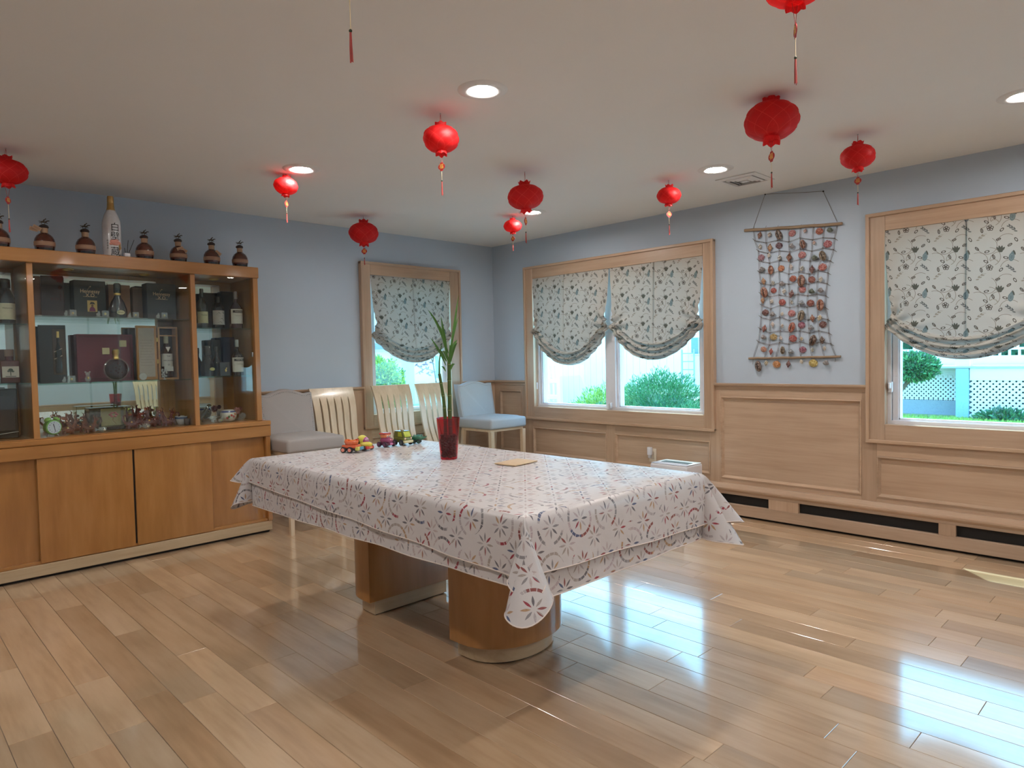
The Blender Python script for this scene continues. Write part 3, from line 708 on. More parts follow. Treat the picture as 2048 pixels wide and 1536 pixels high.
def dome(t, name, c, r, col, n=18): return MB().ell(c, r, n, 10).build(name, gloss, t, 60, col)
def dump(t):
    MB().rbox((-.045, -.026, .010), (.045, .026, .026), .006, 3).build('chassis', matte, t, 40, (.05, .03, .04))
    MB().rbox((-.044, -.029, .022), (.040, .029, .040), .012, 3).build('body', gloss, t, 40, (.72, .13, .05))
    d = MB().lathe([(.022, .034), (.033, .044), (.037, .056), (.034, .060), (.026, .054), (.001, .050)], 24, sx=1.05, sy=.85).build('basket', gloss, t, 50, (.78, .17, .06))
    for k in range(4): MB().tube([(.034*math.cos(a)*(1-.08*k), .028*math.sin(a)*(1-.05*k), .058+.006*math.sin(a*2+k)) for a in [j*.35+k for j in range(10)]], .0035, 6).build('ribbon', gloss, d, 60, (.70+.03*k, .10+.04*k, .04))
    b = MB().rbox((.036, -.031, .012), (.054, .031, .030), .004, 2).build('bumper', gloss, t, 40, (.62, .60, .14))
    MB().rbox((.050, -.012, .013), (.0555, .026, .0295), .002, 2).build('plate', gloss, b, 40, (.06, .28, .42))
    wheels(t, (-.030, .008), .030, .015, (.85, .30, .22))
def racer(t):
    MB().rbox((-.040, -.028, .008), (.046, .028, .024), .007, 3).build('bumper', gloss, t, 40, (.50, .04, .03))
    MB().ell((.010, 0, .030), (.040, .031, .016), 20, 10).build('body', gloss, t, 60, (.68, .58, .07))
    h = MB().ell((-.014, 0, .052), (.027, .028, .027), 22, 12).build('helmet', gloss, t, 60, (.66, .60, .10))
    MB().ell((.002, .004, .050), (.0195, .022, .019), 18, 9).build('face', gloss, h, 60, (.36, .07, .25))
    MB().ell((-.018, -.014, .050), (.018, .016, .019), 16, 8).build('visor', gloss, h, 60, (.02, .02, .02))
    eyes(t, .020, .056, .007, .004)
    MB().rbox((.042, -.010, .010), (.0475, .012, .022), .002, 2).build('plate', gloss, t, 40, (.80, .22, .08))
    wheels(t, (-.024, .022), .029, .014, (.06, .05, .06))
def buddy(t):
    MB().rbox((-.040, -.030, .008), (.042, .030, .026), .010, 3).build('chassis', gloss, t, 40, (.10, .02, .05))
    MB().ell((.004, 0, .036), (.042, .035, .021), 22, 10).build('body', gloss, t, 60, (.26, .045, .12))
    c_ = MB().rbox((-.030, -.024, .046), (.020, .024, .076), .014, 4).build('cab', gloss, t, 40, (.74, .24, .10))
    MB().rbox((-.032, -.026, .068), (.018, .026, .080), .008, 3).build('cap', gloss, c_, 40, (.45, .07, .06))
    eyes(t, .0205, .060, .008, .005)
    for s in (-1, 1): MB().ell((.043, s*.006, .042), (.004, .004, .004), 8, 5).build('headlight', gloss, t, 60, (.85, .38, .35))
    MB().rbox((.038, -.010, .012), (.0445, .010, .025), .002, 2).build('plate', gloss, t, 40, (.62, .20, .42))
    wheels(t, (-.024, .024), .032, .015, (.16, .05, .12), (.05, .02, .04))
def jeep(t):
    MB().rbox((-.048, -.032, .016), (.046, .032, .048), .008, 3).build('body', gloss, t, 40, (.14, .155, .03))
    poly = [(-.046, .046), (.044, .046), (.028, .082), (-.038, .082)]
    c_ = MB().prism(poly, -.029, .029, lambda a, b, h: (a, h, b)).build('cab', gloss, t, 20, (.12, .14, .03))
    MB().prism([(.0435, .050), (.0475, .050), (.0330, .078), (.0290, .078)], -.022, .022, lambda a, b, h: (a, h, b)).build('windscreen', gloss, c_, 20, (.45, .55, .03))
    for s in (-1, 1): MB().prism([(-.006, .051), (.030, .051), (.022, .077), (-.006, .077)], s*.0285, s*.031, lambda a, b, h: (a, h, b)).build('side_window', gloss, c_, 20, (.36, .42, .04))
    MB().rbox((-.012, -.008, .082), (.006, .008, .092), .003, 2).build('roof_light', gloss, t, 40, (.62, .58, .48))
    MB().rbox((.040, -.033, .014), (.056, .033, .030), .004, 2).build('bumper', gloss, t, 40, (.72, .68, .40))
    for s in (-1, 1): MB().ell((.047, s*.022, .040), (.004, .006, .006), 10, 6).build('headlight', gloss, t, 60, (.80, .55, .40))
    wheels(t, (-.028, .026), .034, .017, (.10, .12, .12))
def dino(t):
    MB().tube([(-.030, 0, .026), (-.010, 0, .030), (.012, 0, .030), (.030, 0, .030), (.050, 0, .034), (.062, 0, .042)], [.010, .018, .019, .012, .005, .0015], 14).build('body', gloss, t, 60, (.02, .13, .07))
    MB().ell((-.038, 0, .034), (.014, .011, .011), 14, 8).build('head', gloss, t, 60, (.02, .14, .08))
    for k in range(5): MB().prism([(-.020+.011*k, .044), (-.010+.011*k, .043), (-.014+.011*k, .054)], -.002, .002, lambda a, b, h: (a, h, b)).build('spike', gloss, t, 0, (.04, .20, .09))
    wheels(t, (-.014, .014), .017, .011, (.03, .10, .06))
E60 = -.72
toy('toy_dump_truck', 'orange toy truck with yellow and blue bumper, leftmost on the table', (-3.002, -2.112, CT), E60-.35, dump, 1.06)
toy('toy_race_car', 'yellow toy car with helmeted purple driver and red bumper', (-2.908, -2.088, CT), E60-.62, racer, 1.05)
toy('toy_monster_car', 'maroon toy car with orange face cab and big eyes', (-2.748, -2.060, CT), E60-.68, buddy, 1.0)
toy('toy_jeep', 'olive green toy jeep with lime windows and cream bumper', (-2.640, -2.070, CT), E60-.75, jeep, 1.0)
toy('toy_dinosaur', 'small green dinosaur toy on wheels beside the olive jeep', (-2.545, -2.075, CT), -.85, dino, 1.0)

# ------------------------------------------------------------------ chairs
def seat_cushion(mb, x0, x1, y0, y1, z0, z1, crown):
    N = 12; top = []
    mb.rbox((x0, y0, z0), (x1, y1, z1), .022, 4)
    rows = []
    for j in range(N+1):
        row = []
        for i in range(N+1):
            u, v = i/N, j/N
            e = min(1, 7*min(u, 1-u))*min(1, 7*min(v, 1-v))
            row.append((x0+.012+(x1-x0-.024)*u, y0+.012+(y1-y0-.024)*v, z1-.004+(crown+.005)*math.sin(min(1, e)*PI/2)))
        rows.append(row)
    return mb.grid(rows)
def upholstered(label, loc, rz, col, hump):
    t = thing('upholstered_chair', label, 'chair', loc, rz, 'upholstered chairs against the back wall')
    seat_cushion(MB(), -.235, .235, -.25, .235, .60, .70, .012).build('seat', cloth_t, t, 40, col)
    # shaped back with a camel-hump top, leaning to the wall
    fn = lambda a, z, h: (a, .155 + (z-.62)*.20 + h, z)
    N = 28; topz = [1.018 + hump*math.exp(-((i/N-.5)/.22)**2) - .010*math.exp(-((abs(i/N-.5)-.36)/.08)**2) for i in range(N+1)]
    poly = [(-.225+.45*i/N, topz[i]) for i in range(N, -1, -1)] + [(-.22, .62), (.22, .62)]
    poly = [(-.22, .60), (.22, .60)] + [(-.225+.45*i/N, topz[i]) for i in range(N, -1, -1)]
    mb = MB()
    for k, (h, sh) in enumerate(((0, .0),)):
        rows = []
        for h, ins in ((.012, 0), (.0, .012), (-.004, .03)):
            pass
    cx, cz = 0, .83
    layers = [(.062, .010), (.055, .0), (.012, .0), (.003, .006), (.0, .016)]
    n = len(poly); vs = []; fs = []
    for h, ins in layers:
        for a, z in poly:
            k = 1-ins/.24; vs.append(fn(cx+(a-cx)*k, cz+(z-cz)*k, h))
    for l in range(len(layers)-1):
        for i in range(n): fs.append((l*n+i, l*n+(i+1) % n, (l+1)*n+(i+1) % n, (l+1)*n+i))
    fs.append(tuple(range(n-1, -1, -1))); fs.append(tuple((len(layers)-1)*n+i for i in range(n)))
    mb.add(vs, fs)
    b = mb.build('backrest', cloth_t, t, 50, col)
    nails = MB()
    edge = [poly[1]] + poly[2:] + [poly[0]]
    path = []
    for (a0, z0), (a1, z1) in zip(edge, edge[1:]):
        L = math.hypot(a1-a0, z1-z0); m = max(1, int(L/.016))
        path += [(a0+(a1-a0)*i/m, z0+(z1-z0)*i/m) for i in range(m)]
    for a, z in path:
        k = 1-.022/.24; p = fn(a*k, cz+(z-cz)*k, -.0015); nails.ell(p, (.0042, .003, .0042), 6, 4)
    tag(nails.build('nailhead_trim', metal_m, b, 60), kind='stuff')
    MB().rbox((-.215, -.22, .575), (.215, .20, .602), .004, 1).build('seat_frame', pale_wood[0], t, 0)
    for sx in (-1, 1):
        MB().prism([(-.020, -.020), (.020, -.020), (.020, .020), (-.020, .020)], 0, .58, lambda a, b, h: (sx*.205+a*(.7+.3*h/.58), -.222+b*(.7+.3*h/.58), h)).build('leg', pale_wood[2], t, 0)
        MB().prism([(-.018, -.018), (.018, -.018), (.018, .018), (-.018, .018)], 0, .58, lambda a, b, h: (sx*.205+a, .235-.06*(h/.58)+b, h)).build('leg', pale_wood[2], t, 0)
    MB().box((-.19, -.232, .20), (.19, -.212, .235)).build('stretcher', pale_wood[0], t, 0)
upholstered('warm grey upholstered nailhead chair beside the display cabinet', (-2.452, -.445, 0), 0, (.40, .365, .345), .034)
upholstered('pale blue-grey upholstered nailhead chair in the room corner', (-.475, -.455, 0), 0, (.40, .43, .45), .024)
slat_me = {}
def slat_chair(label, loc, rz):
    t = thing('slat_back_chair', label, 'chair', loc, rz, 'pale slat-back chairs along the back wall')
    def yb(z): return .02 + .20*(z-.45)/.6 + .022*math.sin((z-.45)/.6*PI*1.9) * (1 if z > .45 else 0)
    def wx(z): return .175 + .030*(z-.45)/.6
    for k in range(6):
        rows = []
        for j in range(17):
            z = .44+.60*j/16; q = wx(z); c0 = -q+2*q*k/6; c1 = -q+2*q*(k+1)/6
            f = (z-.44)/.6
            gp = 0.0 if z > .955 else .0085*min(1, ((.955-z)/.05)**.6)
            l = c0+(gp if k else 0); r_ = c1-(gp if k < 5 else 0)
            y = yb(z); rows.append([(l, y-.009, z), (r_, y-.009, z), (r_, y+.009, z), (l, y+.009, z), (l, y-.009, z)])
        mb = MB().grid(rows); b0 = rows[0]; b1 = rows[-1]
        mb.add(b0[:4], [(3, 2, 1, 0)]); mb.add(b1[:4], [(0, 1, 2, 3)])
        mb.build('back_slat', pale_wood[2], t, 30)
    mb = MB().rbox((-.205, -.26, .415), (.205, .07, .45), .012, 3); mb.build('seat', pale_wood[0], t)
    MB().rbox((-.17, .05, .40), (.17, .075, .445), .006, 2).build('back_rail', pale_wood[0], t)
    for sx in (-1, 1):
        MB().rbox((sx*.175-.019, -.235, 0), (sx*.175+.019, -.197, .415), .006, 2).build('leg', pale_wood[2], t)
        MB().rbox((sx*.165-.019, .03, 0), (sx*.165+.019, .068, .415), .006, 2).build('leg', pale_wood[2], t)
    return t
for l, x_ in (('pale maple slat-back chair beside the warm grey chair', -1.995), ('pale maple slat-back chair under the left half of the small window', -1.395), ('pale maple slat-back chair half hidden behind the bamboo vase', -.925)):
    slat_chair(l, (x_, -.31, 0), 0)
slat_chair('pale maple slat-back chair by the front wall, reflected in the cabinet mirror', (-1.15, -6.55, 0), PI)

# ------------------------------------------------------------------ paper lanterns
def paper():
    g = G('red_tissue_paper')
    c_ = g.mix(g.noise(g.co(), 60, 3), (.60, .008, .012), (.72, .015, .016))
    sx, sy, sz = g.sep(g.co()); gz = g.sep(g.co('Generated'))[2]      # glued seams of the honeycomb paper
    u = g.ma('MULTIPLY', g.ma('ARCTAN2', sy, sx), 8/(2*PI)); v = g.ma('MULTIPLY', gz, 3.0)
    s1 = g.ma('ABSOLUTE', g.ma('SUBTRACT', g.ma('FRACT', g.ma('ADD', g.ma('ADD', u, v), 8.5)), .5)); s2 = g.ma('ABSOLUTE', g.ma('SUBTRACT', g.ma('FRACT', g.ma('ADD', g.ma('SUBTRACT', u, v), 12.5)), .5))
    c_ = g.mix(g.ma('LESS_THAN', g.ma('MINIMUM', s1, s2), .022), c_, (.86, .07, .06))
    d = g.n('BsdfPrincipled', {'Base Color': c_, 'Roughness': .55}); tr = g.n('BsdfTranslucent', {'Color': (.95, .03, .03, 1)})
    g.surf(g.n('MixShader', {0: .42, 1: d.outputs[0], 2: tr.outputs[0]}).outputs[0]); return g.m
paper_m = paper()
crim = plain('crimson_card', (.42, .02, .02), .5); thread_m = plain('red_thread', (.42, .06, .05), .7); cream_m = plain('cream_cord', (.75, .60, .36), .6)
goldp = plain('gold_print', (.80, .46, .10), .45); bead_m = plain('dark_green_bead', (.015, .03, .012), .3)
def lantern_me(D, seed):
    rn = random.Random(seed); mb = MB(); hh = .335*D; n = 56; rows = 20
    prof = []
    for j in range(rows+1):
        th = -PI/2*.86 + PI*.86*j/rows
        prof.append((.5*D*math.cos(th)**.8, hh*math.sin(th)/math.sin(PI/2*.86)))
    top = hh+.10*D
    ph = [rn.uniform(0, 6.28) for _ in range(3)]
    vs = []; fs = []
    def tri(q): return abs((q+.5) % 1 - .5)
    for j, (r_, z) in enumerate(prof):
        for i in range(n):
            a = 2*PI*i/n; u = a*8/(2*PI); v = 3.0*(z+top)/(2*top)
            m = min(tri(u+v), tri(u-v))
            q = r_*(1+.16*min(m, .28)-.03+.025*math.sin(2*a+ph[0])*math.cos(z/hh*2)+.02*math.sin(3*a+ph[1]+z/hh*2))
            vs.append((q*math.cos(a), q*math.sin(a), z))
    for j in range(rows):
        for i in range(n):
            i2 = (i+1) % n; fs.append((j*n+i, j*n+i2, (j+1)*n+i2, (j+1)*n+i))
    mb.add(vs, fs)
    # scalloped collars
    for sg, base in ((1, rows), (-1, 0)):
        r_, z = prof[base]
        m = 24; ring0 = [(r_*.98*math.cos(2*PI*i/m), r_*.98*math.sin(2*PI*i/m), z) for i in range(m)]
        ring1 = [((r_*1.22+.012*D*math.cos(i*PI*.5))*math.cos(2*PI*i/m), (r_*1.12+.012*D*math.cos(i*PI*.5))*math.sin(2*PI*i/m), z+sg*(.095*D+.022*D*math.cos(i*PI*.5)+rn.uniform(-.01, .01)*D)) for i in range(m)]
        mb.add(ring0+ring1, [(i, (i+1) % m, m+(i+1) % m, m+i) for i in range(m)])
    return mb.mesh('paper_body', paper_m, 30), hh
def lantern(label, x_, y_, zc, zend, D, seed, spin):
    t = thing('paper_lantern', label, 'lantern', (x_, y_, H), 0, 'red paper lanterns hung from the ceiling')
    me, hh = lantern_me(D, seed); z = zc-H
    link('paper_body', me, t, loc=(0, 0, z)).rotation_euler = (0, .10*math.sin(seed), spin)
    top = z+hh+.03*D
    MB().lathe([(.001, -.001), (.004, -.002), (.004, -.006), (.001, -.007)], 8).build('hook', metal_m, t)
    MB().tube([(.0, 0, -.004), (.003, 0, (top-.0)*.5), (.008, .004, top-.015)], .0009, 5).tube([(.0, 0, -.004), (-.003, 0, top*.5), (-.009, -.003, top-.015)], .0009, 5).build('hanging_string', thread_m, t)
    b = z-hh-.08*D; e = zend-H
    L = b-e; cz = b-.30*L; ch = .024 if D > .2 else .020
    MB().tube([(.012, 0, b+.01), (.002, 0, cz+ch)], .0008, 5).tube([(-.012, .004, b+.01), (-.002, 0, cz+ch)], .0008, 5).build('charm_string', thread_m, t)
    RM = Matrix.Translation((0, 0, cz)) @ Matrix.Rotation(spin*2, 4, 'Z')
    poly = [(-.40*ch, ch), (.40*ch, ch), (.40*ch, .78*ch)] + [(ch*math.cos(a), .78*ch*math.sin(a)) for a in [1.0-2.0*k/8 for k in range(9)]] + [(.40*ch, -.78*ch), (.40*ch, -ch), (-.40*ch, -ch), (-.40*ch, -.78*ch)] + [(-ch*math.cos(a), -.78*ch*math.sin(a)) for a in [1.0-2.0*k/8 for k in range(9)]] + [(-.40*ch, .78*ch)]
    c_ = MB().prism(poly, -.0012, .0012, lambda a, q, h: tuple(RM @ Vector((a, h, q)))).build('charm', crim, t, 0)
    for s in (0, PI): text('\u798f', ch*1.25, goldp, c_, RM @ Matrix.Rotation(s, 4, 'Z') @ facing(0, -.0015, -.0))
    tl = min(.36*L, .075)
    MB().tube([(0, 0, cz-ch), (.0006, 0, e+tl+.004)], .0011, 6).build('cord', cream_m, t)
    MB().ell((0, 0, e+tl), (.0042, .0042, .0042), 10, 7).build('bead', bead_m, t, 60)
    ts = MB(); rn = random.Random(seed)
    for k in range(7):
        a = k*.9; q = .0016; ts.tube([(q*math.cos(a), q*math.sin(a), e+tl-.004), (q*1.6*math.cos(a), q*1.6*math.sin(a), e+tl*.5), ((q*2)*math.cos(a)+.001, q*2*math.sin(a), e+rn.uniform(0, .008))], .0011, 5)
    ts.build('tassel', thread_m, t)
for a in (('large red paper lantern hanging in front of the shell wall hanging', -1.815, -3.90, 2.334, 2.022, .240, 2, .5),
          ('large dark red paper lantern overlapping a ceiling light mid-room', -1.812, -2.29, 2.279, 1.985, .222, 5, .2),
          ('large dark red paper lantern nearest the small window', -1.886, -.515, 2.302, 2.042, .238, 9, 1.1),
          ('bright red paper lantern directly above the bamboo vase', -2.848, -2.75, 2.316, 2.048, .174, 7, .9),
          ('small bright red paper lantern beside the ceiling light near the cabinet', -2.923, -1.286, 2.365, 2.137, .147, 8, .3),
          ('smallest bright red paper lantern, deepest toward the room corner', -.932, -1.272, 2.357, 2.150, .148, 6, .8),
          ('small red paper lantern in front of the double window wall', -.914, -2.766, 2.336, 2.070, .160, 4, 1.3),
          ('red paper lantern between the shell hanging and the lattice window', -.944, -3.978, 2.318, 2.055, .178, 3, .7),
          ('red paper lantern over the cabinet, cut off by the left picture edge', -4.28, -.827, 2.314, 1.988, .188, 10, .4),
          ('red paper lantern cut off by the top picture edge, its charm hanging in full view', -2.99, -4.518, 2.292, 2.008, .170, 1, .30),
          ('red paper lantern above the picture edge, only its lone tassel hanging in view', -4.045, -3.92, 2.288, 1.962, .175, 12, .6)):
    lantern(*a)

# ------------------------------------------------------------------ shell wall hanging
def shell_mesh(k):
    mb = MB()
    if k == 'S':      # scallop: ribbed fan
        rows = []; n = 29
        for j in range(9):
            q = j/8; row = []
            for i in range(n):
                a = math.radians(-78+156*i/(n-1)); rib = math.cos(i*PI)
                r_ = q*(.98*math.cos(a)**.8+.02)*(1+.035*rib*q)
                x_, z_ = r_*math.sin(a)*1.08, .46-r_*math.cos(a)
                rho = min(1, math.hypot(x_, z_+.03)/.52)
                row.append((x_, -(.27*(1-rho**2)**.7+.03*rib*q), z_))
            rows.append(row)
        mb.grid(rows)
        mb.prism([(-.17, .34), (.17, .34), (.13, .50), (-.13, .50)], -.10, -.02, lambda a, b, h: (a, h, b))
    elif k == 'C':    # cowrie: egg with a toothed slit
        mb.ell((0, -.25, 0), (.38, .27, .62), 16, 10); mb.ell((0, -.50, -.02), (.055, .05, .46), 8, 6, 1)
    elif k == 'W':    # whelk: pointed spiral
        pr = [(.005, .62), (.07, .50), (.12, .44), (.11, .41), (.20, .32), (.19, .28), (.30, .16), (.29, .12), (.36, -.02), (.30, -.20), (.17, -.42), (.08, -.60), (.005, -.66)]
        mb.lathe(pr, 14, (0, -.27, 0), rf=lambda a, j, z: 1+.10*math.sin(a*2+j))
    elif k == 'T':    # turban: squat spiral
        pr = [(.005, .34), (.14, .28), (.22, .20), (.21, .17), (.36, .06), (.35, .02), (.46, -.10), (.42, -.26), (.22, -.42), (.005, -.46)]
        mb.lathe(pr, 16, (0, -.33, 0), rf=lambda a, j, z: 1+.08*math.sin(a*3+j))
    else:             # small knobbly murex
        pr = [(.005, .46), (.12, .36), (.10, .31), (.24, .20), (.19, .12), (.36, .0), (.27, -.10), (.30, -.20), (.14, -.36), (.05, -.52), (.005, -.56)]
        mb.lathe(pr, 12, (0, -.26, 0), rf=lambda a, j, z: 1+.28*math.cos(a*4+j*1.3))
    return mb
def shell_mat():
    g = G('sea_shell'); v = g.co(); oi = g.n('ObjectInfo').outputs
    n1 = g.noise(g.vm('ADD', v, g.comb(g.ma('MULTIPLY', oi['Random'], 20.0), 0, 0)), 5.5, 3, .6)
    c_ = g.mix(g.ramp(n1, [(.42, (0, 0, 0)), (.60, (1, 1, 1))]), g.mix(1.0, oi['Color'], (.62, .55, .52), 'MULTIPLY'), g.mix(.22, oi['Color'], (.85, .78, .7)))
    g.bsdf(Base_Color=c_, Roughness=.35); return g.m
shell_m = shell_mat(); spot_g = G('spotted_shell')
_n = spot_g.noise(spot_g.co(), 7, 1); spot_g.bsdf(Base_Color=spot_g.mix(spot_g.ramp(_n, [(.50, (0, 0, 0)), (.56, (1, 1, 1))]), (.70, .66, .58), spot_g.mix(.75, (.08, .06, .05), spot_g.n('ObjectInfo').outputs['Color'])), Roughness=.4)
SN = {'S': 'scallop_shell', 'C': 'cowrie_shell', 'W': 'whelk_shell', 'T': 'turban_shell', 'B': 'spotted_murex_shell'}
SM = {k: shell_mesh(k).mesh(n, [spot_g.m if k == 'B' else shell_m, dark_m], 40) for k, n in SN.items()}
hang = thing('shell_wall_hanging', 'rope net wall hanging with rows of seashells between two wooden sticks', 'wall hanging', (0, -3.2, 1.7))
SHELLS = [('W',0.2299,0.4414,0.0515,0.32,(0.22,0.08,0.04)),('B',0.155,0.4357,0.0474,0.31,(0.25,0.12,0.1)),('C',0.0849,0.4216,0.0696,-0.31,(0.1,0.045,0.025)),('S',-0.0079,0.4221,0.0515,-0.29,(0.48,0.17,0.18)),('B',-0.1041,0.4245,0.0379,0.23,(0.4,0.06,0.05)),('S',-0.2014,0.4082,0.0515,0.17,(0.4,0.09,0.04)),('T',-0.2776,0.4074,0.0515,0.12,(0.13,0.19,0.15)),('B',0.2283,0.356,0.0474,-0.13,(0.3,0.29,0.3)),('W',0.1515,0.3379,0.0567,0.07,(0.42,0.22,0.1)),('S',0.0894,0.3468,0.0515,0.07,(0.12,0.04,0.07)),('T',-0.0095,0.3337,0.0515,0.06,(0.3,0.29,0.3)),('C',-0.0892,0.3309,0.0612,-0.24,(0.22,0.08,0.04)),('B',-0.1671,0.332,0.0355,-0.05,(0.4,0.06,0.05)),('S',-0.257,0.3122,0.0567,-0.07,(0.42,0.1,0.13)),('S',0.2257,0.2755,0.0515,0.16,(0.34,0.14,0.2)),('B',0.1602,0.2838,0.0427,0.35,(0.62,0.55,0.5)),('B',0.0797,0.2561,0.0474,0.31,(0.1,0.1,0.09)),('W',0.0079,0.2494,0.0618,0.03,(0.22,0.08,0.04)),('S',-0.0791,0.2575,0.0541,-0.04,(0.48,0.17,0.18)),('T',-0.1705,0.229,0.0515,-0.16,(0.13,0.19,0.15)),('C',-0.228,0.2307,0.0696,-0.32,(0.15,0.1,0.05)),('T',0.2156,0.1891,0.0515,-0.33,(0.3,0.29,0.3)),('C',0.1462,0.1726,0.0612,-0.02,(0.3,0.095,0.04)),('S',0.074,0.1788,0.0489,-0.13,(0.5,0.16,0.05)),('W',-0.0028,0.1813,0.0412,-0.08,(0.62,0.55,0.5)),('B',-0.0826,0.1599,0.0474,0.27,(0.1,0.1,0.09)),('W',-0.154,0.1464,0.0567,0.02,(0.14,0.03,0.03)),('S',-0.2221,0.1552,0.0567,0.04,(0.52,0.15,0.13)),('W',0.2035,0.0966,0.0515,-0.18,(0.42,0.22,0.1)),('B',0.1323,0.0778,0.0427,-0.33,(0.1,0.1,0.09)),('T',0.0634,0.0684,0.0515,-0.12,(0.3,0.29,0.3)),('S',-0.0123,0.0957,0.0489,-0.25,(0.4,0.09,0.04)),('C',-0.0793,0.0717,0.0807,0.01,(0.22,0.08,0.04)),('S',-0.1471,0.0758,0.0515,0.35,(0.28,0.06,0.04)),('B',-0.2134,0.0713,0.0474,0.12,(0.62,0.55,0.5)),('C',0.1966,0.0128,0.0751,-0.22,(0.3,0.095,0.04)),('S',0.1316,0.0224,0.0438,0.28,(0.4,0.06,0.05)),('B',0.0484,0.0104,0.0474,0.21,(0.62,0.55,0.5)),('W',-0.0068,-0.014,0.0567,0.16,(0.14,0.03,0.03)),('S',-0.08,0.0112,0.0515,0.28,(0.48,0.17,0.18)),('T',-0.1506,-0.0046,0.0515,0.18,(0.05,0.1,0.07)),('T',-0.2141,-0.0023,0.0515,0.2,(0.3,0.29,0.3)),('W',0.2108,-0.045,0.0464,-0.1,(0.42,0.22,0.1)),('B',0.1424,-0.0562,0.0427,0.34,(0.62,0.55,0.5)),('S',0.0672,-0.0688,0.0515,0.32,(0.4,0.06,0.05)),('B',-0.0055,-0.0741,0.0355,-0.24,(0.1,0.1,0.09)),('T',-0.0806,-0.0815,0.0541,0.18,(0.26,0.31,0.36)),('S',-0.1378,-0.0886,0.0515,0.15,(0.28,0.06,0.04)),('C',-0.211,-0.1102,0.0751,-0.03,(0.3,0.095,0.04)),('S',0.1955,-0.1356,0.0515,0.02,(0.14,0.03,0.03)),('T',0.1357,-0.1494,0.0515,-0.01,(0.3,0.29,0.3)),('B',0.0646,-0.1538,0.0379,0.3,(0.6,0.48,0.36)),('S',-0.0021,-0.1539,0.0541,0.0,(0.48,0.17,0.18)),('C',-0.0763,-0.1761,0.0723,0.23,(0.15,0.1,0.05)),('W',-0.1547,-0.1981,0.0515,-0.1,(0.3,0.095,0.04)),('B',-0.205,-0.1961,0.0521,0.27,(0.5,0.36,0.12)),('W',0.1995,-0.2545,0.0541,0.28,(0.28,0.06,0.04)),('W',0.1362,-0.2271,0.0412,-0.03,(0.62,0.55,0.5)),('B',0.0641,-0.2417,0.0379,0.05,(0.25,0.12,0.1)),('C',-0.0086,-0.2571,0.0696,0.29,(0.4,0.09,0.04)),('S',-0.074,-0.2425,0.0515,0.16,(0.34,0.1,0.18)),('T',-0.1458,-0.2606,0.0515,-0.01,(0.26,0.31,0.36)),('S',-0.2228,-0.245,0.0515,-0.19,(0.14,0.03,0.03)),('T',0.2062,-0.3154,0.0515,-0.12,(0.3,0.29,0.3)),('S',0.1347,-0.3201,0.0541,0.14,(0.5,0.36,0.12)),('W',0.0748,-0.3303,0.0361,-0.23,(0.62,0.55,0.5)),('S',-0.0102,-0.3363,0.0567,0.29,(0.4,0.06,0.05)),('B',-0.0756,-0.3406,0.0379,-0.16,(0.5,0.36,0.12)),('C',-0.1589,-0.3551,0.0723,0.29,(0.1,0.045,0.025)),('W',-0.2224,-0.3534,0.0515,-0.13,(0.1,0.045,0.025)),('S',0.2111,-0.4093,0.0464,0.32,(0.52,0.24,0.16)),('W',0.1489,-0.427,0.0464,0.14,(0.4,0.06,0.05)),('C',0.062,-0.4209,0.0529,0.0,(0.15,0.1,0.05)),('T',-0.0008,-0.4273,0.0515,0.01,(0.26,0.31,0.36)),('S',-0.0811,-0.4192,0.0515,0.11,(0.34,0.1,0.18)),('B',-0.1529,-0.4209,0.0379,0.06,(0.13,0.19,0.15)),('B',-0.2372,-0.4114,0.0379,-0.13,(0.6,0.48,0.36)),('C',0.2463,-0.5371,0.0751,-0.2,(0.1,0.045,0.025)),('B',0.1874,-0.5119,0.0474,0.01,(0.5,0.36,0.12)),('S',0.112,-0.5227,0.0592,0.3,(0.58,0.25,0.06)),('W',0.0188,-0.5215,0.0515,0.09,(0.14,0.03,0.03)),('B',-0.0749,-0.5046,0.0403,-0.3,(0.6,0.48,0.36)),('S',-0.1554,-0.5161,0.0618,0.22,(0.62,0.5,0.12)),('T',-0.2482,-0.5122,0.0515,0.16,(0.3,0.29,0.3))]
rope_m = plain('jute_rope', (.17, .14, .13), .9)
stick_m = wood('driftwood', (.20, .13, .08), (.33, .225, .14), (.44, .31, .20), axis=1, rough=.7, coat=0, per=60)
for k, yy, zz, s, rot, cc in SHELLS:
    o = link(SN[k], SM[k], hang, cc, (-.0065-.003, yy, zz)); o.scale = (s, s, s); o.rotation_euler = (rot, 0, -PI/2)
    o.rotation_euler = Euler((0, rot, 0)).to_matrix().to_4x4().to_euler()
    o.matrix_local = Matrix.Translation((-.0075, yy, zz)) @ Matrix.Rotation(-PI/2, 4, 'Z') @ Matrix.Rotation(rot, 4, 'Y') @ Matrix.Diagonal((s*.88, s*.88, s*.88, 1))
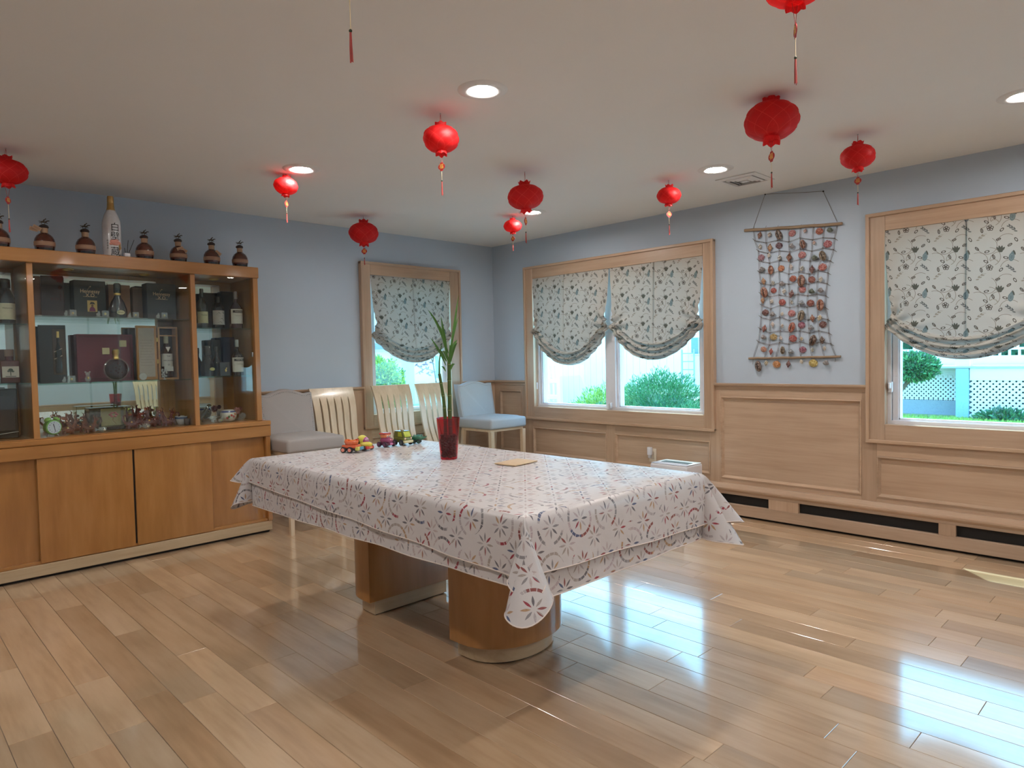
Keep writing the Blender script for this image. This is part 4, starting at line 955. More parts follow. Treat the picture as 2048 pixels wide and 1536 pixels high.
NET = {'net':[[(0.2885,0.4872),(0.2791,0.4083),(0.2511,0.3256),(0.2464,0.2529),(0.2444,0.1671),(0.2332,0.0815),(0.2337,0.0041),(0.226,-0.082),(0.234,-0.1698),(0.2409,-0.2572),(0.2555,-0.3534),(0.2984,-0.4766)],[(0.2799,0.486),(0.2705,0.4071),(0.2425,0.3245),(0.2379,0.2519),(0.2358,0.1662),(0.2246,0.0807),(0.2252,0.0034),(0.2174,-0.0826),(0.2254,-0.1703),(0.2323,-0.2576),(0.2469,-0.3537),(0.2897,-0.4767)],[(0.1964,0.4802),(0.1894,0.3784),(0.178,0.3009),(0.1659,0.2272),(0.1678,0.1492),(0.1586,0.0644),(0.1639,-0.022),(0.1581,-0.111),(0.1628,-0.1934),(0.1664,-0.2891),(0.1711,-0.3784),(0.2078,-0.4689)],[(0.188,0.479),(0.181,0.3772),(0.1696,0.2999),(0.1575,0.2262),(0.1594,0.1483),(0.1502,0.0637),(0.1556,-0.0226),(0.1497,-0.1115),(0.1544,-0.1939),(0.158,-0.2894),(0.1627,-0.3786),(0.1993,-0.469)],[(0.1059,0.4691),(0.104,0.3857),(0.0903,0.3082),(0.0945,0.2382),(0.095,0.1605),(0.0893,0.0743),(0.0941,-0.0126),(0.0874,-0.0893),(0.0921,-0.1755),(0.087,-0.2771),(0.0931,-0.3629),(0.1182,-0.4644)],[(0.0977,0.4679),(0.0958,0.3845),(0.0822,0.3071),(0.0863,0.2373),(0.0868,0.1596),(0.0811,0.0735),(0.0859,-0.0133),(0.0792,-0.0899),(0.0839,-0.176),(0.0787,-0.2774),(0.0849,-0.3631),(0.1099,-0.4645)],[(0.021,0.4543),(0.0205,0.3633),(0.0159,0.2907),(0.0115,0.2174),(0.0222,0.1315),(0.0227,0.0575),(0.0173,-0.0346),(0.0155,-0.1125),(0.0186,-0.2054),(0.0146,-0.2883),(0.0232,-0.3757),(0.0217,-0.4749)],[(0.013,0.4531),(0.0125,0.3622),(0.0078,0.2897),(0.0034,0.2165),(0.0141,0.1307),(0.0147,0.0568),(0.0093,-0.0352),(0.0074,-0.113),(0.0106,-0.2058),(0.0065,-0.2887),(0.0151,-0.376),(0.0136,-0.475)],[(-0.0648,0.4504),(-0.0617,0.3793),(-0.0613,0.3021),(-0.0594,0.2265),(-0.0528,0.1394),(-0.0508,0.0689),(-0.0454,-0.0193),(-0.0419,-0.1017),(-0.0476,-0.1892),(-0.0556,-0.2839),(-0.0537,-0.3606),(-0.0617,-0.4642)],[(-0.0726,0.4492),(-0.0695,0.3782),(-0.0692,0.3011),(-0.0673,0.2255),(-0.0607,0.1386),(-0.0587,0.0681),(-0.0533,-0.0199),(-0.0498,-0.1022),(-0.0555,-0.1896),(-0.0635,-0.2842),(-0.0616,-0.3608),(-0.0696,-0.4643)],[(-0.1568,0.4445),(-0.1494,0.355),(-0.1445,0.2755),(-0.1308,0.2063),(-0.1261,0.1163),(-0.1217,0.0446),(-0.1134,-0.0369),(-0.1084,-0.1187),(-0.1164,-0.2084),(-0.1252,-0.3025),(-0.1263,-0.3853),(-0.1421,-0.4649)],[(-0.1645,0.4434),(-0.1571,0.354),(-0.1521,0.2746),(-0.1385,0.2055),(-0.1338,0.1155),(-0.1295,0.0439),(-0.1212,-0.0376),(-0.1162,-0.1192),(-0.1242,-0.2089),(-0.1329,-0.3028),(-0.134,-0.3856),(-0.1498,-0.465)],[(-0.2335,0.4304),(-0.2218,0.3601),(-0.2201,0.2877),(-0.2057,0.2162),(-0.1874,0.1356),(-0.1825,0.0584),(-0.1772,-0.0302),(-0.18,-0.1098),(-0.1848,-0.1936),(-0.1895,-0.2887),(-0.2028,-0.3691),(-0.2274,-0.4697)],[(-0.2409,0.4293),(-0.2293,0.359),(-0.2276,0.2867),(-0.2132,0.2153),(-0.195,0.1348),(-0.1901,0.0576),(-0.1848,-0.0308),(-0.1876,-0.1103),(-0.1924,-0.194),(-0.197,-0.289),(-0.2103,-0.3694),(-0.2349,-0.4699)],[(-0.3162,0.4244),(-0.3002,0.3435),(-0.2924,0.2666),(-0.2715,0.1923),(-0.2541,0.1118),(-0.2491,0.0359),(-0.2391,-0.0475),(-0.2354,-0.1276),(-0.2532,-0.2139),(-0.2599,-0.3081),(-0.2719,-0.3828),(-0.3051,-0.4675)],[(-0.3234,0.4233),(-0.3074,0.3425),(-0.2998,0.2657),(-0.2789,0.1914),(-0.2615,0.1111),(-0.2565,0.0352),(-0.2465,-0.0481),(-0.2429,-0.1281),(-0.2607,-0.2143),(-0.2673,-0.3084),(-0.2793,-0.3831),(-0.3124,-0.4676)],[(0.2942,0.4247),(0.2748,0.4097),(0.1852,0.3798),(0.0999,0.3871),(0.0165,0.3648),(-0.0656,0.3807),(-0.1533,0.3564),(-0.2255,0.3615),(-0.3038,0.3449),(-0.3256,0.325)],[(0.2942,0.4247),(0.2748,0.4046),(0.1852,0.3748),(0.0999,0.3821),(0.0165,0.3598),(-0.0656,0.3759),(-0.1533,0.3516),(-0.2255,0.3567),(-0.3038,0.3402),(-0.3256,0.325)],[(0.266,0.3418),(0.2468,0.3271),(0.1737,0.3024),(0.0862,0.3096),(0.0118,0.2922),(-0.0653,0.3035),(-0.1483,0.277),(-0.2239,0.2891),(-0.2961,0.268),(-0.3179,0.2484)],[(0.266,0.3418),(0.2468,0.322),(0.1738,0.2974),(0.0863,0.3047),(0.0119,0.2873),(-0.0652,0.2987),(-0.1483,0.2722),(-0.2239,0.2843),(-0.2961,0.2633),(-0.3179,0.2484)],[(0.2614,0.2689),(0.2421,0.2544),(0.1617,0.2287),(0.0904,0.2398),(0.0074,0.2189),(-0.0633,0.228),(-0.1347,0.2078),(-0.2095,0.2177),(-0.2752,0.1938),(-0.2972,0.1743)],[(0.2614,0.2689),(0.2422,0.2493),(0.1617,0.2237),(0.0905,0.2348),(0.0075,0.214),(-0.0633,0.2231),(-0.1347,0.203),(-0.2095,0.2129),(-0.2752,0.189),(-0.2972,0.1743)],[(0.2593,0.1829),(0.2401,0.1687),(0.1636,0.1507),(0.0908,0.1621),(0.0181,0.1331),(-0.0567,0.141),(-0.13,0.1178),(-0.1912,0.1371),(-0.2579,0.1133),(-0.28,0.094)],[(0.2593,0.1829),(0.2401,0.1636),(0.1636,0.1457),(0.0909,0.1571),(0.0181,0.1282),(-0.0567,0.1361),(-0.13,0.113),(-0.1912,0.1324),(-0.2578,0.1086),(-0.28,0.094)],[(0.248,0.0972),(0.2289,0.0831),(0.1544,0.0661),(0.0851,0.0759),(0.0187,0.0591),(-0.0547,0.0705),(-0.1256,0.0462),(-0.1863,0.0599),(-0.2528,0.0374),(-0.275,0.0184)],[(0.248,0.0972),(0.2289,0.078),(0.1544,0.061),(0.0852,0.0709),(0.0187,0.0542),(-0.0547,0.0656),(-0.1256,0.0414),(-0.1863,0.0551),(-0.2528,0.0327),(-0.275,0.0184)],[(0.2486,0.0196),(0.2294,0.0058),(0.1597,-0.0203),(0.09,-0.011),(0.0133,-0.0329),(-0.0494,-0.0177),(-0.1173,-0.0353),(-0.181,-0.0286),(-0.2428,-0.0459),(-0.265,-0.0647)],[(0.2486,0.0196),(0.2295,0.0007),(0.1598,-0.0253),(0.09,-0.016),(0.0133,-0.0378),(-0.0494,-0.0225),(-0.1173,-0.0402),(-0.181,-0.0334),(-0.2428,-0.0506),(-0.265,-0.0647)],[(0.2408,-0.0667),(0.2217,-0.0803),(0.1539,-0.1092),(0.0833,-0.0876),(0.0114,-0.1108),(-0.0459,-0.1),(-0.1123,-0.117),(-0.1838,-0.1081),(-0.2392,-0.1259),(-0.2614,-0.1446)],[(0.2408,-0.0667),(0.2217,-0.0854),(0.1539,-0.1143),(0.0833,-0.0926),(0.0115,-0.1157),(-0.0459,-0.1049),(-0.1123,-0.1219),(-0.1838,-0.1129),(-0.2392,-0.1307),(-0.2614,-0.1446)],[(0.2489,-0.1546),(0.2297,-0.168),(0.1586,-0.1916),(0.0879,-0.1738),(0.0146,-0.2036),(-0.0516,-0.1874),(-0.1203,-0.2067),(-0.1886,-0.1919),(-0.257,-0.2122),(-0.2791,-0.2305)],[(0.2489,-0.1546),(0.2297,-0.1731),(0.1586,-0.1967),(0.088,-0.1788),(0.0146,-0.2086),(-0.0515,-0.1923),(-0.1203,-0.2116),(-0.1886,-0.1967),(-0.2569,-0.217),(-0.2791,-0.2305)],[(0.2558,-0.2421),(0.2366,-0.2553),(0.1622,-0.2872),(0.0828,-0.2752),(0.0105,-0.2865),(-0.0596,-0.2821),(-0.1291,-0.3007),(-0.1933,-0.2869),(-0.2636,-0.3064),(-0.2858,-0.3244)],[(0.2558,-0.2421),(0.2366,-0.2604),(0.1622,-0.2923),(0.0829,-0.2802),(0.0105,-0.2915),(-0.0595,-0.287),(-0.1291,-0.3056),(-0.1932,-0.2917),(-0.2636,-0.3111),(-0.2858,-0.3244)],[(0.2705,-0.3385),(0.2512,-0.3515),(0.1669,-0.3765),(0.089,-0.361),(0.0191,-0.3738),(-0.0577,-0.3587),(-0.1302,-0.3835),(-0.2065,-0.3673),(-0.2756,-0.381),(-0.2977,-0.3988)],[(0.2705,-0.3385),(0.2512,-0.3566),(0.1669,-0.3815),(0.089,-0.366),(0.0191,-0.3788),(-0.0577,-0.3637),(-0.1302,-0.3884),(-0.2065,-0.3721),(-0.2756,-0.3858),(-0.2977,-0.3988)],[(0.2843,0.4785),(0.282,0.4985),(0.2775,0.5121)],[(0.294,-0.4715),(0.2963,-0.4912),(0.2998,-0.5233)],[(0.1922,0.4716),(0.19,0.4914),(0.1857,0.5048)],[(0.2035,-0.4638),(0.2058,-0.4832),(0.209,-0.4893)],[(0.1018,0.4606),(0.0997,0.4801),(0.0955,0.4934)],[(0.114,-0.4594),(0.1162,-0.4785),(0.1193,-0.4846)],[(0.0171,0.4458),(0.015,0.4651),(0.0109,0.4783)],[(0.0176,-0.47),(0.0197,-0.4889),(0.0229,-0.5198)],[(-0.0687,0.4421),(-0.0707,0.4612),(-0.0747,0.4741)],[(-0.0657,-0.4593),(-0.0637,-0.478),(-0.0606,-0.5085)],[(-0.1606,0.4363),(-0.1626,0.4552),(-0.1664,0.4679)],[(-0.146,-0.4601),(-0.144,-0.4786),(-0.1411,-0.4844)],[(-0.2372,0.4223),(-0.2391,0.4409),(-0.2428,0.4536)],[(-0.2312,-0.465),(-0.2293,-0.4832),(-0.2264,-0.4889)],[(-0.3198,0.4164),(-0.3216,0.4348),(-0.3253,0.4473)],[(-0.3088,-0.4628),(-0.3069,-0.4808),(-0.3041,-0.5102)]],'hang':[[(0.2885,0.4988),(0.1929,0.7378)],[(0.1929,0.7378),(-0.0232,0.7064),(-0.2275,0.6796)],[(-0.2275,0.6796),(-0.3206,0.4542)]],'knots':[(0.2748,0.4077),(0.1852,0.3778),(0.0999,0.3851),(0.0165,0.3628),(-0.0656,0.3788),(-0.1533,0.3545),(-0.2255,0.3596),(-0.3038,0.343),(0.2468,0.3251),(0.1738,0.3004),(0.0863,0.3077),(0.0118,0.2902),(-0.0652,0.3016),(-0.1483,0.2751),(-0.2239,0.2872),(-0.2961,0.2662),(0.2421,0.2524),(0.1617,0.2267),(0.0904,0.2378),(0.0074,0.2169),(-0.0633,0.226),(-0.1347,0.2059),(-0.2095,0.2158),(-0.2752,0.1919),(0.2401,0.1666),(0.1636,0.1487),(0.0909,0.1601),(0.0181,0.1311),(-0.0567,0.139),(-0.13,0.1159),(-0.1912,0.1352),(-0.2578,0.1114),(0.2289,0.0811),(0.1544,0.0641),(0.0852,0.0739),(0.0187,0.0571),(-0.0547,0.0685),(-0.1256,0.0443),(-0.1863,0.058),(-0.2528,0.0355),(0.2295,0.0037),(0.1598,-0.0223),(0.09,-0.013),(0.0133,-0.0349),(-0.0494,-0.0196),(-0.1173,-0.0373),(-0.181,-0.0305),(-0.2428,-0.0478),(0.2217,-0.0823),(0.1539,-0.1113),(0.0833,-0.0896),(0.0115,-0.1128),(-0.0459,-0.1019),(-0.1123,-0.1189),(-0.1838,-0.11),(-0.2392,-0.1278),(0.2297,-0.1701),(0.1586,-0.1936),(0.088,-0.1758),(0.0146,-0.2056),(-0.0516,-0.1894),(-0.1203,-0.2086),(-0.1886,-0.1938),(-0.257,-0.2141),(0.2366,-0.2574),(0.1622,-0.2893),(0.0829,-0.2772),(0.0105,-0.2885),(-0.0596,-0.284),(-0.1291,-0.3027),(-0.1933,-0.2889),(-0.2636,-0.3083),(0.2512,-0.3535),(0.1669,-0.3785),(0.089,-0.363),(0.0191,-0.3758),(-0.0577,-0.3607),(-0.1302,-0.3855),(-0.2065,-0.3692),(-0.2756,-0.3829)],'sticks':[((0.352,0.4928),(-0.3566,0.4346),0.0105),((0.3265,-0.4773),(-0.3457,-0.4745),0.0085)],'nails':[(0.1929,0.7368),(-0.2275,0.6796)]}
def rope(name, lines, r):
    mb = MB()
    for l in lines: mb.tube([(-.006, y_, z_) for y_, z_ in l], r, 5)
    return mb.build(name, rope_m, hang)
rope('net', NET['net'], .0011)
rope('hanging_rope', NET['hang'], .0016)
kn = MB()
for y_, z_ in NET['knots']: kn.ell((-.007, y_, z_), (.003, .0038, .0038), 6, 4)
tag(kn.build('net_knots', rope_m, hang), kind='stuff')
for (y0_, z0_), (y1_, z1_), r_ in NET['sticks']:
    MB().tube([(-.014, y0_+(y1_-y0_)*i/10, z0_+(z1_-z0_)*i/10+.0015*math.sin(i*2.1)) for i in range(11)], [r_*(1+.06*math.sin(i*1.7)) for i in range(11)], 10).build('stick', stick_m, hang)
for y_, z_ in NET['nails']: MB().lathe([(.004, 0), (.006, .004), (.004, .010), (.001, .011)], 10, M=Matrix.Translation((0, y_, z_)) @ Matrix.Rotation(-PI/2, 4, 'Y')).build('nail', dark_m, hang)

# ------------------------------------------------------------------ by the right wall
ap = thing('air_purifier', 'white box air purifier with dark slotted top beside the heater cover', 'purifier', (-.32, -2.42, 0))
MB().rbox((-.115, -.165, .0), (.115, .165, .415), .014, 3).build('housing', white_m, ap)
MB().rbox((-.108, -.158, .415), (.108, .158, .421), .003, 2).build('top_panel', plain('glossy_white', (.75, .75, .77), .08, noise=.01), ap)
MB().box((-.03, -.125, .4205), (.035, .115, .4235)).build('air_slot', dark_m, ap, 0)
for k in range(9): MB().box((-.117, -.13+.03*k, .08), (-.113, -.115+.03*k, .34)).build('grille_slot', dark_m, ap, 0)
ol = thing('wall_outlet', 'ivory wall outlet plate low on the panel under the double window', 'outlet', (-.008, -1.995, .405))
MB().rbox((-.006, -.036, -.058), (.0, .036, .058), .003, 2).build('plate', plain('ivory_plate', (.66, .56, .44), .4), ol)
MB().rbox((-.008, -.017, -.035), (-.005, .017, .035), .002, 1).build('sockets', plain('ivory_socket', (.55, .46, .36), .4), ol)
nl = thing('plug_adapter', 'white plug-in adapter in the outlet under the double window', 'adapter', (-.0165, -1.978, .44))
MB().rbox((-.030, -.019, -.032), (.0, .019, .036), .005, 3).build('housing', white_m, nl)
MB().rbox((-.026, -.012, -.058), (-.006, .012, -.031), .003, 2).build('lower_cap', plain('grey_cap', (.45, .42, .42), .4), nl)
pc = tag(MB().tube([(-.45, -2.60, .005), (-.50, -2.68, .005), (-.62, -2.74, .005), (-.60, -2.80, .005), (-.47, -2.76, .005), (-.42, -2.66, .005), (-.36, -2.588, .006)], .004, 8).build('power_cable', plain('black_rubber', (.03, .03, .03), .5)), 'thin black power cable looped on the floor behind the table', 'cable')
# ------------------------------------------------------------------ outside
GZ = -.03
grass_g = G('lawn'); _v = grass_g.co(); _c = grass_g.ramp(grass_g.noise(_v, 1.3, 6, .7), [(.35, (.22, .27, .13)), (.65, (.40, .45, .24))]); grass_g.bsdf(Base_Color=_c, Roughness=.9)
structure(MB().box((.16, -16, GZ-.2), (40, 30, GZ)).box((-12, .16, GZ-.2), (.16, 30, GZ)).build('ground', grass_g.m, smooth=0))
vinyl = plain('white_vinyl_fence', (.78, .80, .82), .4, noise=.03)
greyblue = plain('grey_base_board', (.30, .36, .42), .7)
stone_m = tint('pale_stone', .85, noise=.3, scale=6)
leaf_ms = [plain('shrub_leaf_%s' % n, c_, .6, noise=.3, scale=8) for n, c_ in (('dark', (.035, .16, .07)), ('mid', (.08, .27, .10)), ('lime', (.30, .46, .08)), ('dusty', (.10, .17, .12)), ('plum', (.22, .15, .18)))]
bark = plain('bark', (.12, .09, .07), .9, noise=.3)
rs = random.Random(21)
def leaves(mb, c, r, n, size, mats, thin=.35, shell=.55):
    for k in range(n):
        while True:
            p = Vector((rs.uniform(-1, 1), rs.uniform(-1, 1), rs.uniform(-1, 1)))
            if shell < p.length < 1: break
        bumpy = 1+.16*math.sin(p.x*9+c[0])*math.sin(p.y*8+c[1]*3)*math.cos(p.z*7)
        q = Vector((c[0]+p.x*r[0]*bumpy, c[1]+p.y*r[1]*bumpy, c[2]+p.z*r[2]*bumpy))
        d = (p.normalized()+Vector((rs.uniform(-.7, .7), rs.uniform(-.7, .7), rs.uniform(-.3, .9)))).normalized()
        s = d.cross(Vector((rs.uniform(-1, 1), rs.uniform(-1, 1), rs.uniform(-1, 1)))).normalized()
        l = size*rs.uniform(.7, 1.3); w_ = l*thin*.5
        leaf_mi = mats[0] if rs.random() < .5 else rs.choice(mats)  # leaf material index picked at random
        mb.add([q, q+d*l*.5+s*w_, q+d*l, q+d*l*.5-s*w_], [(0, 1, 2, 3)], leaf_mi)
def shrub(label, c, r, n, size, mats, name='shrub', cat='shrub', stems=5, thin=.35, group=None):
    t = thing(name, label, cat, (c[0], c[1], GZ), 0, group)
    mb = MB(); leaves(mb, (0, 0, c[2]-GZ), r, n, size, mats, thin); mb.ell((0, 0, c[2]-GZ), (r[0]*.66, r[1]*.66, r[2]*.66), 16, 10, 0)
    f = mb.build('foliage', leaf_ms, t, 0, recalc=False); f['kind'] = 'stuff'
    st = MB()
    for k in range(stems):
        a = k*2.4; st.tube([(.05*math.cos(a), .05*math.sin(a), 0), (r[0]*.3*math.cos(a), r[1]*.3*math.sin(a), (c[2]-GZ)*.6), (r[0]*.6*math.cos(a), r[1]*.6*math.sin(a), c[2]-GZ+r[2]*.3)], [.022, .015, .006], 6)
    st.build('stems', bark, t); return t
shrub('big feathery green shrub filling the right pane of the double window', (3.1, -.02, .40), (.62, .66, .62), 22000, .055, [1, 0, 1], thin=.2, group='shrubs outside the double window')
shrub('lime tipped shrub half behind the centre mullion', (3.3, 1.05, .28), (.60, .56, .55), 14000, .055, [2, 1, 2], thin=.2, group='shrubs outside the double window')
shrub('low green shrub at the lower right corner of the double window', (2.2, -1.05, .25), (.45, .42, .40), 11000, .055, [1, 0, 1], thin=.2, group='shrubs outside the double window')
shrub('round yellow-green shrub outside the small window', (.50, 3.0, .84), (.36, .4, .46), 12000, .042, [2, 1, 1], thin=.5)
shrub('pale dusty bush low in front of the round shrub outside the small window', (.98, 3.9, .42), (.36, .40, .42), 10000, .042, [3, 2, 1], thin=.5)
# thin branch of plum leaves by the small window
t = thing('leafy_branch', 'thin branch with sparse dark leaves outside the small window', 'branch', (1.75, 3.2, GZ))
MB().tube([(0, 0, 0), (-.02, 0, .7), (-.10, .02, 1.25), (-.22, 0, 1.5), (-.42, -.02, 1.38)], [.016, .012, .009, .006, .003], 6).tube([(-.10, .02, 1.25), (-.05, .0, 1.7), (-.2, 0, 1.95)], [.008, .006, .003], 6).tube([(-.05, 0, 1.1), (-.25, .02, 1.16), (-.45, 0, 1.08)], [.006, .005, .003], 6).build('stem', bark, t)
mb = MB()
for k in range(70):
    a = rs.uniform(0, 1); p = Vector((-.10-.36*a, rs.uniform(-.12, .12), 1.05+rs.uniform(0, .75)))
    d = Vector((rs.uniform(-1, 1), rs.uniform(-.3, .3), rs.uniform(-.9, .5))).normalized(); s = d.cross(Vector((0, 1, 0))).normalized()
    mb.add([p, p+d*.035+s*.016, p+d*.08, p+d*.035-s*.016], [(0, 1, 2, 3)], 4)
tag(mb.build('foliage', leaf_ms, t, 0, recalc=False), kind='stuff')
# neighbour's house beyond the small window
h = thing('neighbour_house', 'pale house with grey sloping roof beyond the small window', 'house', (4.5, 11, GZ))
MB().box((-2.5, 0, 0), (6, 5, 1.75)).build('wall', vinyl, h, 0)
MB().prism([(-.3, 1.62), (-.3, 1.78), (2.6, 3.3), (5.3, 1.78), (5.3, 1.62)], -2.9, 6.3, lambda a, b, hh: (hh, a, b)).build('roof', plain('grey_shingles', (.20, .23, .27), .8), h, 0)
for k in range(7): MB().box((-2.5, -.012, .22*k+.02), (6, 0, .22*k+.225)).build('siding_board', vinyl, h, 0)
MB().box((1.6, -.03, 0), (2.4, .0, 1.45)).build('door', plain('pale_blue_door', (.55, .68, .78), .5), h, 0)
for x_ in (.45, 3.2): MB().box((x_, -.03, .75), (x_+.6, .0, 1.4)).build('window', plain('blue_pane', (.25, .42, .55), .1), h, 0)
# white shed with vertical boards beyond the double window
s_ = thing('garden_shed', 'long white shed of vertical boards with a small two-pane window', 'shed', (9.4, 4.6, GZ))
MB().box((.02, -3.2, 0), (3, 5, 3.1)).build('wall', vinyl, s_, 0)
bd_me = MB().rbox((-.012, -.098, 0), (.0, .098, 3.1), .004, 1).mesh('board', vinyl, 0)
for k in range(41): link('board', bd_me, s_, loc=(.02, -3.1+.2*k, 0))
wd = MB().box((-.03, -1.72, 1.28), (.02, -1.28, 1.72)).build('window', vinyl, s_, 0)
for y_ in (-1.69, -1.49): MB().box((-.035, y_, 1.31), (-.028, y_+.18, 1.69)).build('pane', plain('slate_pane', (.10, .22, .26), .1), wd, 0)
tr = thing('garden_trellis', 'small white ladder trellis leaning by the shed window', 'trellis', (9.2, 3.28, GZ))
for y_ in (-.16, .16): MB().rbox((-.015, y_-.015, 0), (.015, y_+.015, 1.42), .004, 1).build('rail', greyblue, tr, 0)
for k in range(5): MB().rbox((-.012, -.16, .55+.19*k), (.012, .16, .575+.19*k), .004, 1).build('rung', greyblue, tr, 0)
pv = thing('vinyl_fence', 'white vinyl fence with posts and rails beyond the left pane of the double window', 'fence', (7.6, 7.4, GZ))
for k in range(4): MB().rbox((-.06, -1.5+1.5*k-.06, 0), (.06, -1.5+1.5*k+.06, 1.25), .01, 1).build('post', vinyl, pv, 0)
for z_ in (.25, .65, 1.08): MB().rbox((-.025, -1.5, z_), (.025, 3.0, z_+.11), .008, 1).build('rail', vinyl, pv, 0)
for k in range(30): MB().box((-.012, -1.48+.15*k, .2), (.012, -1.42+.15*k, 1.18)).build('picket', greyblue if k % 7 == 3 else vinyl, pv, 0)
bw = thing('stone_border', 'low border of pale stones behind the big shrub', 'border', (6.6, 2.6, GZ))
st_me = [MB().ell((0, 0, 0), (.17+.03*k, .24-.03*k, .10), 9, 6).mesh('stone', stone_m, 40) for k in range(3)]
for j in range(4):
    for i in range(7):
        o = link('stone', st_me[rs.randrange(3)], bw, (.62+rs.uniform(-.12, .1), .56+rs.uniform(-.12, .1), .52), (rs.uniform(-.03, .03)+.06*j, -3.6+.42*i+.2*(j % 2)+rs.uniform(-.04, .04), .09+.16*j)); o.rotation_euler = (rs.uniform(-.2, .2), 0, rs.uniform(-.4, .4))
bounce_strip = structure(MB().box((.16, -16, GZ), (4.6, 2.2, GZ+.02)).box((-12, .16, GZ), (.16, 2.2, GZ+.02)).build('path', plain('neutral_bounce_path', (.55, .54, .52), .9), smooth=0))  # added pale strip, keeps the lawn's green out of the bounced light
pt = structure(MB().box((.6, 2.2, GZ), (5.2, 12, GZ+.03)).build('patio', plain('pale_concrete', (.62, .60, .56), .9), smooth=0))
# deck with lattice skirt seen through the right window
dk = thing('garden_deck', 'raised white deck with lattice skirting, posts and top rail', 'deck', (10, -2.0, -.15))
def lattice(y0, y1, z0, z1, x_, pitch):
    mb = MB(); W_, Hh = y1-y0, z1-z0; sw = pitch*.20
    for sgn in (1, -1):
        k = -int(Hh/pitch)-1
        while k*pitch < W_+Hh:
            c0 = k*pitch
            # slat centre line: y = c0 + sgn*(z - z0) (or mirrored), clipped to the panel
            pts = []
            for zz in (0, Hh): pts.append((c0+zz if sgn > 0 else c0+Hh-zz-Hh+(Hh-zz)-(Hh-zz)+(0), zz))
            if sgn > 0: a, b = (c0, 0.0), (c0+Hh, Hh)
            else: a, b = (c0+Hh, 0.0), (c0, Hh)
            def clip(a, b):
                (ya, za), (yb, zb) = a, b
                if ya > yb: (ya, za), (yb, zb) = (yb, zb), (ya, za)
                if yb <= 0 or ya >= W_: return None
                m = (zb-za)/(yb-ya)
                if ya < 0: za += m*(0-ya); ya = 0
                if yb > W_: zb += m*(W_-yb); yb = W_
                return (ya, za), (yb, zb)
            q = clip(a, b)
            if q:
                (ya, za), (yb, zb) = q; L = math.hypot(yb-ya, zb-za)
                if L > .02:
                    nx, nz = -(zb-za)/L*sw, (yb-ya)/L*sw; o = .004*sgn
                    mb.prism([(y0+ya-nx, z0+za-nz), (y0+yb-nx, z0+zb-nz), (y0+yb+nx, z0+zb+nz), (y0+ya+nx, z0+za+nz)], x_+o-.003, x_+o+.003, lambda a_, b_, h_: (h_, a_, b_))
            k += 1
    o = mb.build('lattice_panel', vinyl, dk, 0); o['kind'] = 'stuff'
lattice(.15, 3.2, .42, .90, .55, .085)
lattice(-3.4, -.17, .10, .84, .02, .098)
MB().box((.56, -.2, .86), (.62, 3.4, 1.07)).build('fascia_board', vinyl, dk, 0)
MB().box((.0, -3.4, .83), (.06, -.17, 1.06)).build('fascia_board', vinyl, dk, 0)
MB().box((.56, .12, 0), (.66, 3.3, .41)).build('base_board', greyblue, dk, 0)
MB().box((.03, -3.4, .0), (.09, -.17, .10)).build('base_board', greyblue, dk, 0)
MB().rbox((-.03, -.16, 0), (.17, .05, 1.06), .008, 1).build('post', plain('blue_grey_post', (.26, .44, .56), .6), dk, 0)
MB().rbox((.0, -.18, 1.07), (.2, .07, 1.30), .02, 1).build('post_cap', vinyl, dk, 0)
MB().box((-.05, -3.4, 1.06), (3, 3.4, 1.09)).build('deck_floor', plain('grey_decking', (.36, .40, .44), .7), dk, 0)
MB().box((.5, -3.4, 1.20), (.62, 3.4, 1.28)).build('lower_rail', vinyl, dk, 0)
MB().box((1.4, -3.4, 1.09), (1.5, 3.4, 1.20)).build('back_step', vinyl, dk, 0)
for k in range(46): MB().box((.54, -3.4+.15*k, 1.28), (.57, -3.36+.15*k, 1.40)).build('baluster', vinyl, dk, 0)
MB().box((.5, -3.4, 1.385), (.62, 3.4, 1.43)).build('top_rail', vinyl, dk, 0)
for k in range(24): MB().rbox((.53, -3.39+.285*k, 1.43), (.58, -3.35+.285*k, 1.60), .008, 1).build('picket', vinyl, dk, 0)
MB().box((.9, -3.4, 0), (3, 3.4, .9)).build('under_deck', plain('under_deck_shade', (.03, .07, .08), .9), dk, 0)  # near-black block, its colour stands in for the shade under the deck
shrub('dark green hedge rising behind the white deck rail', (14.2, -1.6, 1.9), (.9, 4.5, 2.2), 12000, .22, [0, 1, 0], 'hedge', 'hedge', 6, .5)
t = shrub('small leaning tree with a thin trunk left of the deck post', (8.6, -1.60, .96), (.34, .40, .24), 4500, .07, [1, 0, 3], 'garden_tree', 'tree', 0, .5)
MB().tube([(.0, .42, 0), (.0, .32, .40), (.0, .05, .75), (.0, -.12, 1.0)], [.05, .045, .035, .02], 8).build('trunk', bark, t)
shrub('tuft of low leaves at the foot of the deck lattice', (9.75, -2.75, -.02), (.2, .42, .16), 900, .10, [0, 3, 1], 'garden_plant', 'plant', 3, .4)
mb = MB()
for k in range(26000):
    x_ = rs.uniform(5.5, 9.95); y_ = rs.uniform(-4.2, 1.6)
    a = rs.uniform(0, PI); hh = rs.uniform(.03, .075); mb.add([(x_-.008*math.cos(a), y_-.008*math.sin(a), GZ), (x_+.008*math.cos(a), y_+.008*math.sin(a), GZ), (x_+rs.uniform(-.03, .03), y_+rs.uniform(-.03, .03), GZ+hh)], [(0, 1, 2)], 0)
bl = plain('grass_blades', (.28, .46, .10), .8, noise=.4, scale=4)
tag(mb.build('grass', bl, None, 0, recalc=False), 'sunlit lawn grass between the house and the deck', 'grass', kind='stuff')
